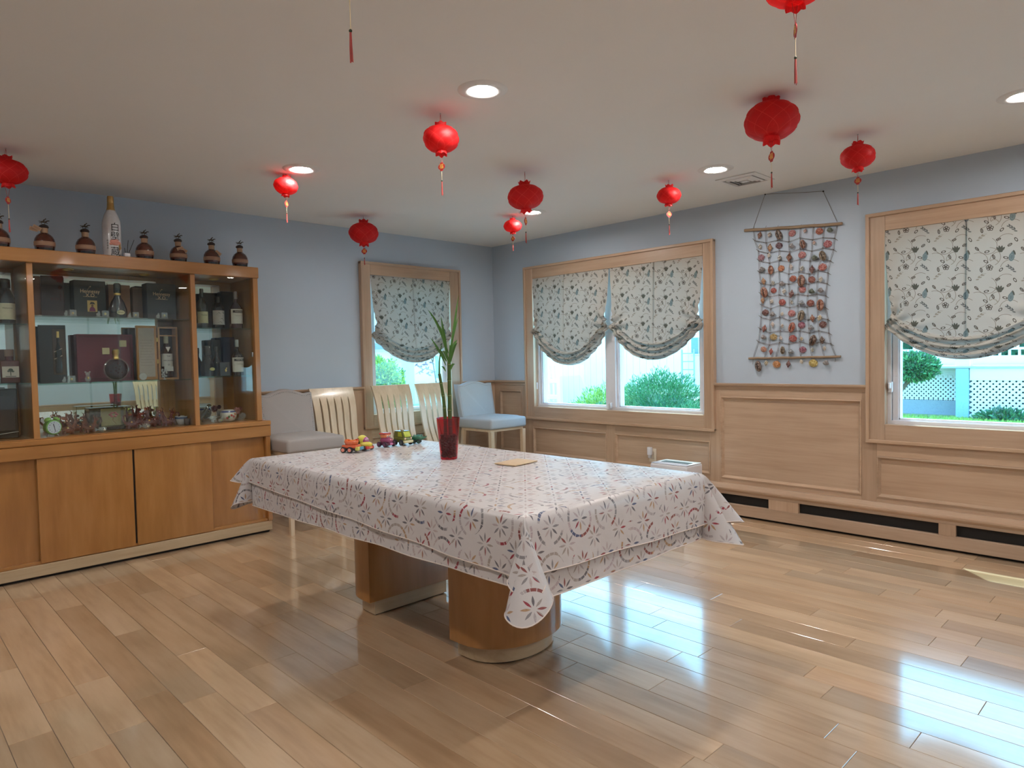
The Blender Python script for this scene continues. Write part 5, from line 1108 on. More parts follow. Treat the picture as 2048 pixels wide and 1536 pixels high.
# unseen roof overhang above the windows, depth set to trim the floor's sun patch
structure(MB().box((.16, -9, 2.5), (.56, .56, 2.6)).box((-9, .16, 2.5), (.16, .56, 2.6)).build('sun_trim_eave', white_m, smooth=0))
# ------------------------------------------------------------------ display cabinet: base unit and glazed hutch
_before = set(bpy.data.objects)
base = thing('sideboard_base', 'honey maple sideboard base with four sliding doors along the back wall', 'cabinet', (-3.63, -.24, 0))
def bx(par, name, x0, x1, y0, y1, z0, z1, m, r=.003, org=None):
    o = org if org is not None else par
    while o.parent: o = o.parent
    l = o.location
    return MB().rbox((x0-l.x, y0-l.y, z0-l.z), (x1-l.x, y1-l.y, z1-l.z), r, 1).build(name, m, par, 0)
bx(base, 'side_panel', -4.555, -4.52, -.452, -.035, .085, .72, honey[2]); bx(base, 'side_panel', -2.735, -2.70, -.452, -.035, .085, .72, honey[2])
bx(base, 'back_panel', -4.52, -2.735, -.06, -.035, .085, .72, honey[0]); bx(base, 'bottom_panel', -4.52, -2.735, -.44, -.06, .085, .105, honey[0])
bx(base, 'countertop', -4.56, -2.695, -.465, -.033, .80, .835, honey[0], .006)
bx(base, 'apron', -4.558, -2.697, -.460, -.036, .72, .7985, honey[0], .003)
for x0, x1, f in ((-4.52, -4.14, 0), (-4.155, -3.637, 1), (-3.625, -3.135, 1), (-3.15, -2.735, 0)):
    y = -.448 if f else -.418
    bx(base, 'sliding_door', x0, x1, y, y+.018, .092, .719, honey[2], .002)
bx(base, 'dark_gap', -3.640, -3.622, -.436, -.426, .092, .719, dark_m, .001)
bx(base, 'plinth', -4.552, -2.703, -.447, -.04, .018, .085, plinth_wood, .003); bx(base, 'kick', -4.54, -2.715, -.42, -.05, 0, .018, dark_m, .001)

hu = thing('display_hutch', 'honey maple glazed hutch with mirrored back and glass shelves on the sideboard', 'cabinet', (-3.63, -.24, .8355))
Z0, ZT = .8355, 1.965
bx(hu, 'top_panel', -4.535, -2.742, -.440, -.03, 1.885, ZT, honey[0], .004)
for x0, x1 in ((-4.53, -4.495), (-2.785, -2.747)): bx(hu, 'side_panel', x0, x1, -.432, -.03, Z0, 1.885, honey[2])
for x_ in (-4.14, -3.205): bx(hu, 'partition', x_-.016, x_+.016, -.415, -.045, Z0, 1.885, honey[2], .002)
bx(hu, 'back_panel', -4.495, -2.785, -.044, -.03, Z0, 1.885, honey[0], .001)
for x0, x1 in ((-4.49, -4.17), (-4.12, -3.32), (-3.08, -2.87)): bx(hu, 'mirror', x0, x1, -.049, -.0445, Z0+.005, 1.86, mirror_m, .001)
bx(hu, 'floor_panel', -4.495, -2.785, -.432, -.03, Z0, Z0+.004, honey[0], .001)
SH = {'L': (-4.494, -4.157, 1.525, 1.172), 'M': (-4.123, -3.222, 1.577, 1.163), 'R': (-3.188, -2.786, 1.520, 1.174)}
shelf_g = glassy('shelf_glass', (.80, .90, .87), refl=.8)
for x0, x1, za, zb in SH.values():
    for z in (za, zb):
        bx(hu, 'glass_shelf', x0, x1, -.375, -.05, z-.008, z, shelf_g, .001)
for x0, x1, y in ((-4.123, -3.665, -.404), (-3.680, -3.222, -.396), (-3.188, -2.787, -.402), (-4.494, -4.158, -.402)):
    bx(hu, 'glass_door', x0, x1, y, y+.005, Z0+.006, 1.883, cab_glass, .001)
bx(hu, 'hinge', -2.800, -2.788, -.412, -.400, 1.31, 1.345, metal_m, .002)
for x_ in (-3.9, -3.45, -2.98, -4.32):
    MB().lathe([(.034, 1.8845), (.034, 1.881), (.026, 1.879), (.025, 1.884)], 24, (x_+3.63, -.22+.24, -.8355), cap=False).lathe([(.025, 1.8835), (.0005, 1.8835)], 24, (x_+3.63, -.22+.24, -.8355), 1, cap=False).build('puck_light', [gold_m, white_m], hu, 40)

# ---- bottles and boxes
def bottle(label, x, y, z, h, r, glass, lab=None, cap=(.02, .02, .02), txt=None, sq=False, neck=.30, group=None, lz=(.12, .45), name='bottle', shoulder=.62, txtc=(.05, .04, .04), tsize=None):
    t = thing(name, label, 'bottle', (x, y, z), 0, group)
    nr = r*neck
    pr = [(r*.90, 0), (r, .012*h), (r, shoulder*h*.93), (r*.93, shoulder*h*1.0), (nr*1.3, (shoulder+.12)*h), (nr, (shoulder+.17)*h), (nr, .90*h)]
    n = 4 if sq else 28
    Mq = Matrix.Rotation(PI/4, 4, 'Z') if sq else None
    if sq:
        b = MB().rbox((-r, -r*.62, 0), (r, r*.62, shoulder*h), r*.16, 3).lathe([(nr, shoulder*h-.002), (nr, .90*h)], 18)
    else: b = MB().lathe(pr, n)
    b.build('glass_body', dimgloss, t, 40, glass)
    MB().lathe([(nr*1.12, .80*h), (nr*1.18, .82*h), (nr*1.18, .985*h), (nr*1.0, h)], 18).build('cap', gloss, t, 40, cap)
    if lab:
        z0, z1 = lz[0]*h, lz[1]*h
        if sq:
            o = MB().rbox((-r*.86, -r*.62-.0012, z0), (r*.86, -r*.62+.001, z1), .0004, 1).build('paper_label', matte, t, 0, lab)
        else:
            rows = [[((r+.0008)*math.sin(a), -(r+.0008)*math.cos(a), zz) for a in [math.radians(-75+150*i/18) for i in range(19)]] for zz in (z0, z1)]
            o = MB().grid(rows).build('paper_label', matte, t, 40, lab)
        yf = -(r*.62 if sq else r)-.0016
        if txt: 
            for k, line in enumerate(txt): text(line, tsize or min(.3*(z1-z0), 2.2*r/max(3, len(line))), matte, o, facing(0, yf, z1-(k+.6)*(z1-z0)/max(2, len(txt))), color=txtc)
    return t
def box(label, x0, x1, y, z, h, depth, col, name='gift_box', rz=0.0, cat='box', mat=None, r=.003):
    t = thing(name, label, cat, ((x0+x1)/2, y, z), rz); w_ = x1-x0
    MB().rbox((-w_/2, 0, 0), (w_/2, depth, h), r, 2).build('carton', mat or matte, t, 0, col); t['w'] = w_; return t
def on(t, s, size, x, z, col, y=-.0012, sx=1.0): return text(s, size, gloss, t, facing(x, y, z), color=col, sx=sx)
BLK = (.028, .028, .030)
ZM, ZM2, ZF = 1.5775, 1.1635, Z0+.0045
def emblem(t, x, z, s, col):      # a raised arm holding an axe, above the name
    mb = MB()
    mb.tube([(x-s*.5, -.001, z-s*.5), (x-s*.05, -.001, z-s*.2), (x+s*.05, -.001, z+s*.2)], s*.12, 6, flat=.3).tube([(x-.25*s, -.001, z+.15*s), (x+.35*s, -.001, z+.42*s)], s*.06, 6, flat=.4)
    mb.prism([(x+.2*s, z+.25*s), (x+.5*s, z+.3*s), (x+.45*s, z+.62*s), (x+.22*s, z+.5*s)], -.0016, -.0004, lambda a, b, h: (a, h, b))
    mb.build('emblem', gloss, t, 0, col)
def cognac_box(label, x0, x1, y, h, portrait):
    t = box(label, x0, x1, y, ZM, h, .10, BLK)
    G_ = (.62, .42, .26)
    emblem(t, -.005, h*.80, .022, G_)
    on(t, 'Hennessy', .034, 0, h*.71, G_, sx=.85); on(t, 'X.O', .030, 0, h*.605, G_)
    MB().box((-.04, -.0012, h*.565), (.04, -.0006, h*.572)).build('rule_line', gloss, t, 0, G_)
    if portrait:      # small print of a figure in a dark hat and plum coat on gold
        p = MB().box((-.018, -.002, h*.17), (.038, -.0005, h*.47)).build('print_panel', matte, t, 0, (.52, .34, .12))
        e = lambda pts, c_, y_: MB().prism(pts, -.0005-y_, -y_, lambda a, b, q: (a, q, b)).build('print_shape', matte, p, 0, c_)
        cx = .010; e([(cx-.018, h*.18), (cx+.018, h*.18), (cx+.015, h*.25), (cx+.006, h*.30), (cx-.008, h*.30), (cx-.016, h*.25)], (.18, .03, .09), .002)
        e([(cx+.007*math.cos(k*.63), h*.33+.009*math.sin(k*.63)) for k in range(10)], (.16, .08, .05), .0022)
        e([(cx-.016, h*.36), (cx-.004, h*.375), (cx+.006, h*.372), (cx+.017, h*.37), (cx+.008, h*.425), (cx-.008, h*.43)], (.02, .015, .02), .0026)
    return t
t = box('tall dark maroon-black carton beside a brown flap, leftmost on the top glass shelf', -4.045, -3.925, -.20, ZM, .262, .10, (.035, .018, .018), rz=-.25)
MB().rbox((-.115, .010, 0), (-.062, .10, .258), .003, 1).build('side_flap', matte, t, 0, (.16, .065, .035)); on(t, 'X.O', .024, .01, .115, (.13, .03, .03))
box('slim grey box squeezed behind the cognac carton with a portrait', -3.905, -3.865, -.11, ZM, .232, .05, (.15, .15, .15))
cognac_box('black cognac carton with small gold portrait print', -3.873, -3.690, -.22, .243, True)
cognac_box('plain black cognac carton by the right partition, without portrait', -3.440, -3.250, -.22, .250, False)
WB_ = (.24, .11, .055)
box('reddish brown wooden box behind the dark decanter', -3.650, -3.515, -.125, ZM, .236, .06, WB_)
box('narrow brown box between the wooden box and the plain black carton', -3.500, -3.425, -.125, ZM, .225, .05, (.17, .095, .06))
t = thing('decanter', 'dark bell-shaped cognac decanter with cream oval label', 'bottle', (-3.640, -.285, ZM))
MB().lathe([(.030, 0), (.052, .003), (.057, .03), (.054, .06), (.040, .105), (.022, .135), (.018, .15), (.018, .175)], 26, sx=1, sy=.55).build('glass_body', dimgloss, t, 40, (.018, .014, .016))
MB().lathe([(.019, .150), (.020, .158), (.019, .162)], 20).build('neck_ring', gold_m, t); MB().lathe([(.019, .165), (.022, .17), (.021, .222), (.015, .228)], 20).build('stopper', gloss, t, 40, (.02, .02, .022))
o = MB().lathe([(.0005, 0), (.024, 0), (.024, .0015), (.0005, .0015)], 24, M=Matrix.Translation((.008, -.0305, .036)) @ Matrix.Rotation(PI/2, 4, 'X') @ Matrix.Diagonal((1, .62, 1, 1))).build('oval_label', matte, t, 40, (.62, .54, .34))
text('Hennessy', .009, matte, o, facing(.008, -.0325, .036), color=(.1, .06, .03))
# middle shelf
t = box('tall black display case with open side showing a bottle neck', -4.070, -3.925, -.20, ZM2, .365, .10, BLK, rz=-.2)
fr_ = MB().rbox((.0, -.003, .05), (.068, .001, .34), .002, 1).build('window_recess', matte, t, 0, (.06, .035, .02))
MB().lathe([(.016, .06), (.018, .07), (.018, .20), (.007, .245), (.007, .31)], 14, (.03, -.004, 0), sy=.3).build('bottle_print', dimgloss, fr_, 40, (.02, .02, .02)); MB().lathe([(.0075, .285), (.0075, .325)], 12, (.03, -.004, 0), sy=.4).build('gold_capsule', gold_m, fr_)
for k in range(2): MB().tube([(.008, -.006, .15+.045*k), (.05, -.006, .172+.045*k)], .003, 6).build('band', metalt, fr_, 40, (.45, .38, .30))
t = box('wide maroon presentation case with two cream plates', -3.855, -3.520, -.155, ZM2, .312, .07, (.15, .018, .035))
MB().prism([(-.155, .30), (.155, .30), (.155, .012), (-.155, .012), (-.155, .02), (.147, .02), (.147, .292), (-.155, .292)], -.003, .0, lambda a, b, h: (a, h, b)).build('raised_border', matte, t, 0, (.10, .012, .022))
for x_, z_ in ((.0, .20), (.105, .25)): MB().rbox((x_-.022, -.004, z_-.022), (x_+.022, -.001, z_+.022), .001, 1).build('cream_plate', matte, t, 0, (.58, .48, .28))
t = thing('decanter', 'round flat dark decanter with ridged rim and gold neck in front of the maroon case', 'bottle', (-3.665, -.285, ZM2))
Mx = Matrix.Translation((0, 0, .078)) @ Matrix.Rotation(PI/2, 4, 'X')
MB().lathe([(.001, -.020), (.050, -.020), (.066, -.010), (.070, 0), (.066, .010), (.050, .020), (.001, .020)], 36, M=Mx).build('glass_body', dimgloss, t, 30, (.030, .010, .012))
MB().lathe([(.068, -.006), (.0755, -.003), (.0755, .003), (.068, .006)], 36, M=Mx, rf=lambda a, j, z: 1+.015*math.cos(a*18), cap=False).build('rim', dimgloss, t, 40, (.16, .10, .10))
st_ = MB()
for k in range(9): a = k*.7; st_.ell((.03*math.cos(a)*(k % 3+1)/2.4, -.0225, .078+.03*math.sin(a)*(k % 3+1)/2.4), (.004, .003, .004), 6, 4)
st_.build('cut_studs', dimgloss, t, 40, (.12, .05, .05))
MB().lathe([(.018, .142), (.021, .15), (.017, .16), (.019, .178), (.022, .182), (.022, .205), (.016, .212)], 20).build('gold_neck', gold_m, t)
box('narrow black box between the maroon case and the wooden lid', -3.530, -3.478, -.13, ZM2, .358, .05, (.035, .018, .018))
t = thing('wooden_case', 'open wooden bottle case with paper-lined lid turned to the left', 'case', (-3.38, -.20, ZM2))
ld = MB().rbox((-.135, -.012, 0), (-.005, .012, .372), .003, 1).build('lid', honey[2], t, 0)
pp = MB().box((-.122, -.0135, .02), (-.022, -.012, .355)).build('paper_lining', matte, ld, 0, (.40, .33, .29))
cs = MB()
cs.box((.0, .055, 0), (.13, .065, .365)).box((.0, -.02, 0), (.012, .055, .365)).box((.118, -.02, 0), (.13, .055, .365)).box((.012, -.02, 0), (.118, .055, .010)).box((.012, -.02, .355), (.118, .055, .365))
cs.build('case_body', honey[2], t, 0)
MB().box((.012, -.016, .30), (.118, -.006, .308)).build('retaining_bar', honey[0], t, 0)
MB().box((.012, .0535, .010), (.118, .0545, .355)).build('dark_lining', matte, t, 0, (.03, .02, .015))
for z_ in (.11, .26): MB().rbox((-.008, -.015, z_), (.003, -.010, z_+.03), .001, 1).build('hinge', gold_m, t, 0)
for k in range(10): MB().box((-.112, -.0142, .27-.019*k), (-.035+.01*math.sin(k*3), -.0136, .272-.019*k)).build('print_line', matte, pp, 0, (.26, .21, .19))
b = bottle('whisky bottle with white label standing in the open wooden case', -3.312, -.172, ZM2+.0105, .300, .038, (.045, .016, .008), (.60, .58, .55), (.42, .40, .28), ('THE', 'MACALLAN', '25'), neck=.36, lz=(.26, .56), tsize=.013)
MB().box((-.030, -.0395, .045), (.030, -.0385, .078)).build('lower_label', matte, b, 0, (.56, .54, .52))
MB().prism([(-.016, .215), (.016, .215), (.0, .180)], -.0375, -.036, lambda a, b_, h: (a, h, b_)).build('shoulder_mark', matte, b, 0, (.66, .64, .60))
# right compartment
ZR, ZR2 = 1.5205, 1.1745
bottle('olive-dark bottle with cream label, leftmost on the right upper shelf', -3.085, -.25, ZR, .285, .038, (.02, .02, .012), (.58, .55, .34), (.06, .06, .05), ('Hennessy',), lz=(.13, .42))
b = bottle('short dark bottle with black brushwork on a white label', -2.972, -.25, ZR, .235, .043, (.018, .014, .014), (.56, .52, .50), BLK, lz=(.12, .56), neck=.42, shoulder=.66)
for pts in (((-.03, .10), (-.01, .115), (.02, .09)), ((-.02, .06), (.01, .075), (.03, .055)), ((-.025, .04), (.0, .05), (.012, .035)), ((.012, .12), (.025, .11), (.03, .118))):
    MB().tube([(math.sin(q/.043)*.0445, -math.cos(q/.043)*.0445, z) for q, z in pts], [.001, .003, .001], 6, flat=.4).build('brush_stroke', matte, b, 40, (.03, .03, .03))
box('dark weathered tall box behind the white-label cognac bottle on the upper right shelf', -2.905, -2.815, -.16, ZR, .285, .08, (.055, .048, .045), r=.004)
box('dark box behind the olive-dark bottle on the upper right shelf', -3.035, -2.945, -.14, ZR, .27, .07, (.07, .055, .05))
SHL = (.66, .63, .60)
bottle('tall cognac bottle with white label and black band, right end of the upper shelf', -2.855, -.29, ZR, .275, .044, (.055, .024, .030), SHL, (.30, .26, .25), None, lz=(.13, .52), neck=.26, shoulder=.58)
bottle('tall cognac bottle with white label and black band on the shelf below its twin', -2.858, -.29, ZR2, .265, .043, (.028, .018, .022), SHL, (.40, .40, .40), None, lz=(.10, .50), neck=.26, shoulder=.58)
for o in [q for q in bpy.data.objects if q.name.startswith('paper_label') and q.parent and 'white label and black band' in q.parent['label']]:
    r_, h_ = (.0462 if 'right end' in o.parent['label'] else .0452), (.275 if 'right end' in o.parent['label'] else .265)
    z0_ = (.42 if h_ > .27 else .40)*h_
    MB().grid([[(r_*math.sin(a), -r_*math.cos(a), zz) for a in [math.radians(-52+104*i/12) for i in range(13)]] for zz in (z0_, z0_+.018)]).build('black_band', matte, o, 40, (.04, .04, .05))
    text('MARTELL', .0135, matte, o, facing(0, -r_-.001, z0_+.009), color=(.7, .68, .64))
    text('CORDON BLEU', .0085, matte, o, facing(0, -r_-.001, z0_-.022), color=(.35, .32, .30))
box('navy blue tall box behind the lower white-label cognac bottle', -2.905, -2.815, -.16, ZR2, .288, .08, (.022, .028, .075), r=.004)
t = thing('decanter', 'black ridged bell decanter with small cream oval label, lower right shelf', 'bottle', (-3.065, -.26, ZR2))
MB().lathe([(.030, 0), (.046, .004), (.048, .05), (.042, .10), (.026, .135), (.020, .15), (.030, .155), (.030, .215), (.026, .22)], 24, sy=.7, rf=lambda a, j, z: 1+.05*math.cos(a*8)*(1 if j in (2, 3) else 0)).build('glass_body', dimgloss, t, 40, (.022, .015, .012))
o = MB().lathe([(.0005, 0), (.018, 0), (.018, .0015), (.0005, .0015)], 20, M=Matrix.Translation((.020, -.035, .052)) @ Matrix.Rotation(PI/2, 4, 'X') @ Matrix.Diagonal((1, .65, 1, 1))).build('oval_label', matte, t, 40, (.62, .56, .25))
bottle('black bottle with short neck beside the ridged decanter', -2.985, -.23, ZR2, .215, .030, (.02, .012, .010), None, (.03, .03, .03), neck=.42, shoulder=.52)
box('black square box behind the small dark case, lower right shelf', -2.985, -2.915, -.145, ZR2, .270, .07, BLK, r=.006)
t = box('small dark case with a tiny gold figure on its front', -3.005, -2.930, -.33, ZR2, .100, .05, (.05, .045, .05), mat=gloss)
MB().ell((.004, -.004, .040), (.007, .004, .012), 10, 6).ell((.008, -.005, .056), (.005, .004, .005), 8, 5).build('gold_figure', gold_m, t)
# left compartment
ZL, ZL2 = 1.5255, 1.1725
bottle('black bottle with cream label in the left compartment, upper shelf', -4.235, -.25, ZL, .270, .046, (.018, .018, .018), (.55, .50, .36), BLK, ('Hennessy',), lz=(.10, .46), neck=.5)
box('dark carton behind the cream label bottle in the left compartment', -4.33, -4.20, -.15, ZL, .285, .08, (.04, .038, .04))
b = bottle('square amber bottle with tree label in the left compartment', -4.235, -.27, ZL2, .200, .048, (.085, .020, .018), (.56, .50, .45), (.24, .16, .13), sq=True, lz=(.17, .50), neck=.42, shoulder=.68)
MB().tube([(.0, -.032, .045), (.0, -.032, .07)], .002, 6).ell((0, -.032, .078), (.012, .002, .010), 10, 6).ell((-.010, -.032, .072), (.007, .002, .005), 8, 5).ell((.011, -.032, .070), (.007, .002, .005), 8, 5).build('tree_emblem', matte, b, 40, (.05, .07, .05))
MB().box((-.026, -.0325, .038), (.026, -.0312, .042)).build('label_rule', matte, b, 0, (.04, .04, .04))
box('brown carton behind the square amber bottle', -4.28, -4.19, -.15, ZL2, .205, .06, (.13, .07, .065))
t = box('glossy black boxed case on the floor of the left compartment', -4.33, -4.205, -.29, ZF, .300, .12, (.015, .015, .017), mat=dimgloss, r=.008)
MB().rbox((-.045, -.004, .05), (.045, .0, .255), .004, 2).build('inset_panel', dimgloss, t, 0, (.035, .035, .045)); MB().tube([(-.06, -.003, .028), (.06, -.003, .040)], .002, 6).build('curved_line', metal_m, t)

# crystal and glass trinkets
def crystal(label, x, z, s=1.0, name='crystal_trinket', spin=0.0):
    t = thing(name, label, 'trinket', (x, -.335, z), spin, 'clear crystal trinkets on the shelves')
    MB().rbox((-.036, -.012, 0), (.036, .012, .005), .001, 1).build('base', clear_m, t, 0)
    MB().rbox((-.002, -.010, .005), (.034, .010, .040), .003, 1).build('cube', clear_m, t, 0)
    MB().lathe([(.010, -.006), (.010, .006)], 10, M=Matrix.Translation((-.022, 0, .015)) @ Matrix.Rotation(PI/2, 4, 'X')).lathe([(.006, .0), (.005, .012)], 8, (-.018, 0, .023)).build('engine', clear_m, t, 30)
    MB().ell((.016, 0, .020), (.006, .004, .008), 8, 5).build('gold_speck', gold_m, t); t.scale = (s,)*3
for l, x, z, s in (('clear crystal trinket in front of the maroon-black carton, top shelf', -3.925, ZM, 1.05), ('clear crystal trinket in front of the portrait carton, top shelf', -3.745, ZM, 1.1), ('clear crystal trinket right of the bell decanter, top shelf', -3.565, ZM, 1.0), ('clear crystal trinket in front of the plain black carton, top shelf', -3.388, ZM, 1.1),
                   ('clear crystal trinket in front of the black display case, middle shelf', -3.948, ZM2, 1.1)): crystal(l, x, z, s)
t = thing('crystal_bear', 'small clear crystal bear left of the round decanter', 'trinket', (-3.842, -.335, ZM2))
MB().ell((0, 0, .022), (.018, .013, .022), 12, 7).build('body', clear_m, t, 0); MB().ell((0, 0, .052), (.014, .012, .013), 12, 7).ell((-.012, 0, .064), (.006, .005, .006), 8, 5).ell((.012, 0, .064), (.006, .005, .006), 8, 5).build('head', clear_m, t, 0); MB().ell((0, -.008, .026), (.006, .006, .010), 8, 5).build('gold_speck', gold_m, t)
t = thing('glass_disc', 'small frosted glass disc leaning on the wooden lid', 'ornament', (-3.520, -.335, ZM2))
MB().lathe([(.001, -.003), (.023, -.003), (.025, 0), (.023, .003), (.001, .003)], 24, M=Matrix.Translation((0, 0, .025)) @ Matrix.Rotation(PI/2-.15, 4, 'X')).build('disc', matte, t, 40, (.36, .34, .33))
t = thing('silver_figurine', 'silver filigree figurine in front of the open wooden case', 'ornament', (-3.385, -.335, ZM2))
mb = MB(); rn = random.Random(5)
for k in range(16): a = k*1.1; mb.ell((.014*math.cos(a), .010*math.sin(a), .045+.024*math.sin(k*2.3)), (.006, .005, .007), 8, 5)
mb.build('body', metal_m, t); MB().lathe([(.012, 0), (.012, .003), (.003, .006), (.003, .030)], 10).build('stem', metal_m, t)
# bottom of the cabinet
t = thing('alarm_clock', 'round green alarm clock with white dial and twin bells', 'clock', (-4.045, -.335, ZF), .25)
Mc = Matrix.Translation((0, 0, .054)) @ Matrix.Rotation(PI/2, 4, 'X')
GRN = (.19, .42, .10)
MB().lathe([(.036, -.022), (.044, -.020), (.047, .012), (.044, .020), (.038, .022)], 32, M=Mc).build('case', gloss, t, 40, GRN)
dl = MB().lathe([(.0005, .0225), (.038, .0225), (.038, .0235), (.0005, .0235)], 32, M=Mc, cap=False).build('dial', matte, t, 40, (.66, .68, .78))
for k in range(12): a = k*PI/6; text(str(k if k else 12), .010, matte, dl, facing(.030*math.sin(a), -.0245, .054+.030*math.cos(a)), 'numeral', (.08, .10, .22))
for a, l, w_ in ((-.25, .022, .002), (2.95, .028, .0014)): MB().tube([(0, -.0255, .054), (l*math.sin(a), -.0255, .054+l*math.cos(a))], w_, 6).build('hand', matte, dl, 0, (.05, .05, .10))
for s in (-1, 1):
    MB().lathe([(.020, 0), (.018, .010), (.008, .016), (.001, .017)], 18, M=Matrix.Translation((s*.024, 0, .098)) @ Matrix.Rotation(s*.5, 4, 'Y')).build('bell', gloss, t, 40, (.22, .45, .08))
    MB().tube([(s*.020, 0, .014), (s*.032, -.004, 0)], .004, 6).build('foot', metal_m, t)
MB().tube([(-.014, 0, .112), (0, 0, .125), (.014, 0, .112)], .002, 6).build('handle', metal_m, t)
amber = cutglass('amber_glass', (.34, .10, .035), (.72, .34, .16), .45)
wine = cutglass('wine_glass', (.26, .065, .06), (.62, .25, .22), .45)
def figure(par_label, x, y, s, rz, m, first=[None]):
    t = thing('glass_figurine', par_label, 'figurine', (x, y, ZF), rz, 'amber glass animal figurines on the cabinet floor')
    MB().ell((0, 0, .030), (.040, .020, .022), 14, 8).tube([(.030, 0, .035), (.045, 0, .065), (.050, 0, .085)], [.014, .010, .008], 10).build('body', m, t, 60)
    MB().ell((.058, 0, .090), (.018, .011, .011), 12, 7).tube([(.050, .006, .096), (.046, .012, .115), (.056, .016, .124)], [.004, .003, .001], 6).tube([(.050, -.006, .096), (.046, -.012, .115), (.056, -.016, .124)], [.004, .003, .001], 6).build('head', m, t, 60)
    MB().tube([(-.036, 0, .036), (-.055, 0, .060), (-.050, .004, .085), (-.034, .006, .088), (-.032, .004, .074)], [.008, .007, .006, .005, .002], 8).build('tail', m, t, 60)
    for sx in (-1, 1):
        for sy in (-1, 1): MB().tube([(sx*.024, sy*.010, .022), (sx*.028, sy*.012, .0)], [.008, .006], 8).build('leg', m, t, 60)
    MB().ell((-.008, -.014, .044), (.006, .004, .006), 8, 5).build('gold_speck', gold_m, t); t.scale = (s,)*3; return t
AL = 'amber glass animal figurine %s'
f0 = figure(AL % 'nearest the green clock', -3.955, -.30, .95, .2, amber)
for x, y, s, rz, k in ((-3.895, -.23, 1.05, 2.7, 'second from the green clock'), (-3.838, -.31, .9, .5, 'third from the green clock'), (-3.795, -.20, 1.0, 3.3, 'just left of the glass display box')): copy_thing(f0, AL % k, (x, y, ZF), rz).scale = (s,)*3
WL = 'wine-red glass animal figurine %s'
f1 = figure(WL % 'just right of the glass display box', -3.585, -.28, 1.05, .3, wine); f1['group'] = 'wine glass animal figurines on the cabinet floor'
for x, y, s, rz, k in ((-3.525, -.18, 1.15, 2.9, 'second from the glass display box'), (-3.470, -.27, 1.1, .1, 'third from the glass display box'), (-3.410, -.19, 1.1, 3.4, 'third from the porcelain bowl'), (-3.365, -.29, 1.0, .6, 'second from the porcelain bowl'), (-3.310, -.20, 1.0, 2.8, 'beside the porcelain bowl')): copy_thing(f1, WL % k, (x, y, ZF), rz).scale = (s,)*3
for l, x, y, c_ in (('small clear glass fish with gold fleck beside the amber figurines', -3.775, -.345, clear_m), ('small clear glass fish with white belly in front of the wine-red figurines', -3.515, -.345, clear_m)):
    t = thing('glass_fish', l, 'figurine', (x, y, ZF)); MB().ell((0, 0, .018), (.026, .012, .018), 12, 7).build('body', c_, t, 60)
    MB().prism([(-.022, .018), (-.044, .034), (-.040, .018), (-.044, .004)], -.003, .003, lambda a, b, h: (a, h, b)).build('tail', c_, t, 0); MB().ell((.008, -.010, .014), (.007, .004, .006), 8, 5).build('speck', matte, t, 40, (.7, .55, .4))
t = thing('glass_box', 'clear glass display box holding a gold and red blossom emblem', 'display box', (-3.700, -.20, ZF))
MB().rbox((-.125, -.05, 0), (.125, .05, .022), .003, 1).build('base', gloss, t, 0, (.03, .02, .02))
for a, b_ in (((-.125, -.05), (.125, -.047)), ((-.125, .047), (.125, .05)), ((-.125, -.047), (-.122, .047)), ((.122, -.047), (.125, .047))): MB().box((*a, .022), (*b_, .150)).build('glass_side', cab_glass, t, 0)
MB().box((-.125, -.05, .150), (.125, .05, .153)).build('glass_lid', cab_glass, t, 0)
pl = MB().rbox((-.040, .015, .024), (.110, .022, .140), .002, 1).build('gold_panel', matte, t, 0, (.44, .33, .13))
for k in range(6): a = k*1.05; MB().ell((.035+.020*math.cos(a), .013, .098+.013*math.sin(a)), (.011, .003, .007), 8, 5).build('petal', matte, pl, 40, (.52, .07, .05))
MB().tube([(.035, .013, .092), (.030, .013, .06), (.05, .013, .035)], .003, 6).build('stem', matte, pl, 40, (.35, .22, .05))
t = thing('bowl', 'small white porcelain bowl with blue pattern by the partition', 'bowl', (-3.252, -.24, ZF))
MB().lathe([(.022, 0), (.024, .004), (.040, .040), (.044, .060), (.041, .060), (.036, .040), (.018, .008), (.001, .008)], 28).build('body', gloss, t, 50, (.60, .60, .62)); MB().lathe([(.0405, .041), (.0435, .054)], 28, cap=False).build('blue_band', gloss, t, 50, (.12, .18, .34))
t = thing('cup', 'dark brown small cup next to the porcelain bowl', 'cup', (-3.2445, -.325, ZF))
MB().lathe([(.016, 0), (.019, .004), (.021, .045), (.019, .045), (.016, .006), (.001, .006)], 20).build('body', gloss, t, 50, (.05, .03, .025))
t = thing('porcelain_pot', 'white round porcelain pot with blue rim and red flowers', 'pot', (-2.935, -.28, ZF))
MB().lathe([(.030, 0), (.045, .006), (.058, .035), (.056, .058), (.044, .078), (.034, .084), (.030, .080), (.001, .070)], 30).build('body', gloss, t, 50, (.72, .68, .62))
MB().lathe([(.0525, .066), (.046, .0775)], 30, cap=False).build('blue_band', gloss, t, 50, (.08, .10, .28))
for x_, z_, c_ in ((.0, .045, (.50, .04, .03)), (.016, .036, (.46, .05, .04)), (-.018, .036, (.12, .20, .10)), (.028, .052, (.45, .12, .05)), (-.03, .028, (.42, .05, .04))):
    a = x_/.058; q = .0575 if z_ < .05 else .0560; MB().ell((q*math.sin(a), -q*math.cos(a), z_), (.009, .0025, .009), 10, 6).build('painted_flower', gloss, t, 60, c_)
t = thing('glass_flowers', 'pink and smoky glass flower ornament right of the porcelain pot', 'ornament', (-2.838, -.25, ZF))
pk = cutglass('pink_glass', (.58, .28, .27), (.9, .6, .6), .5)
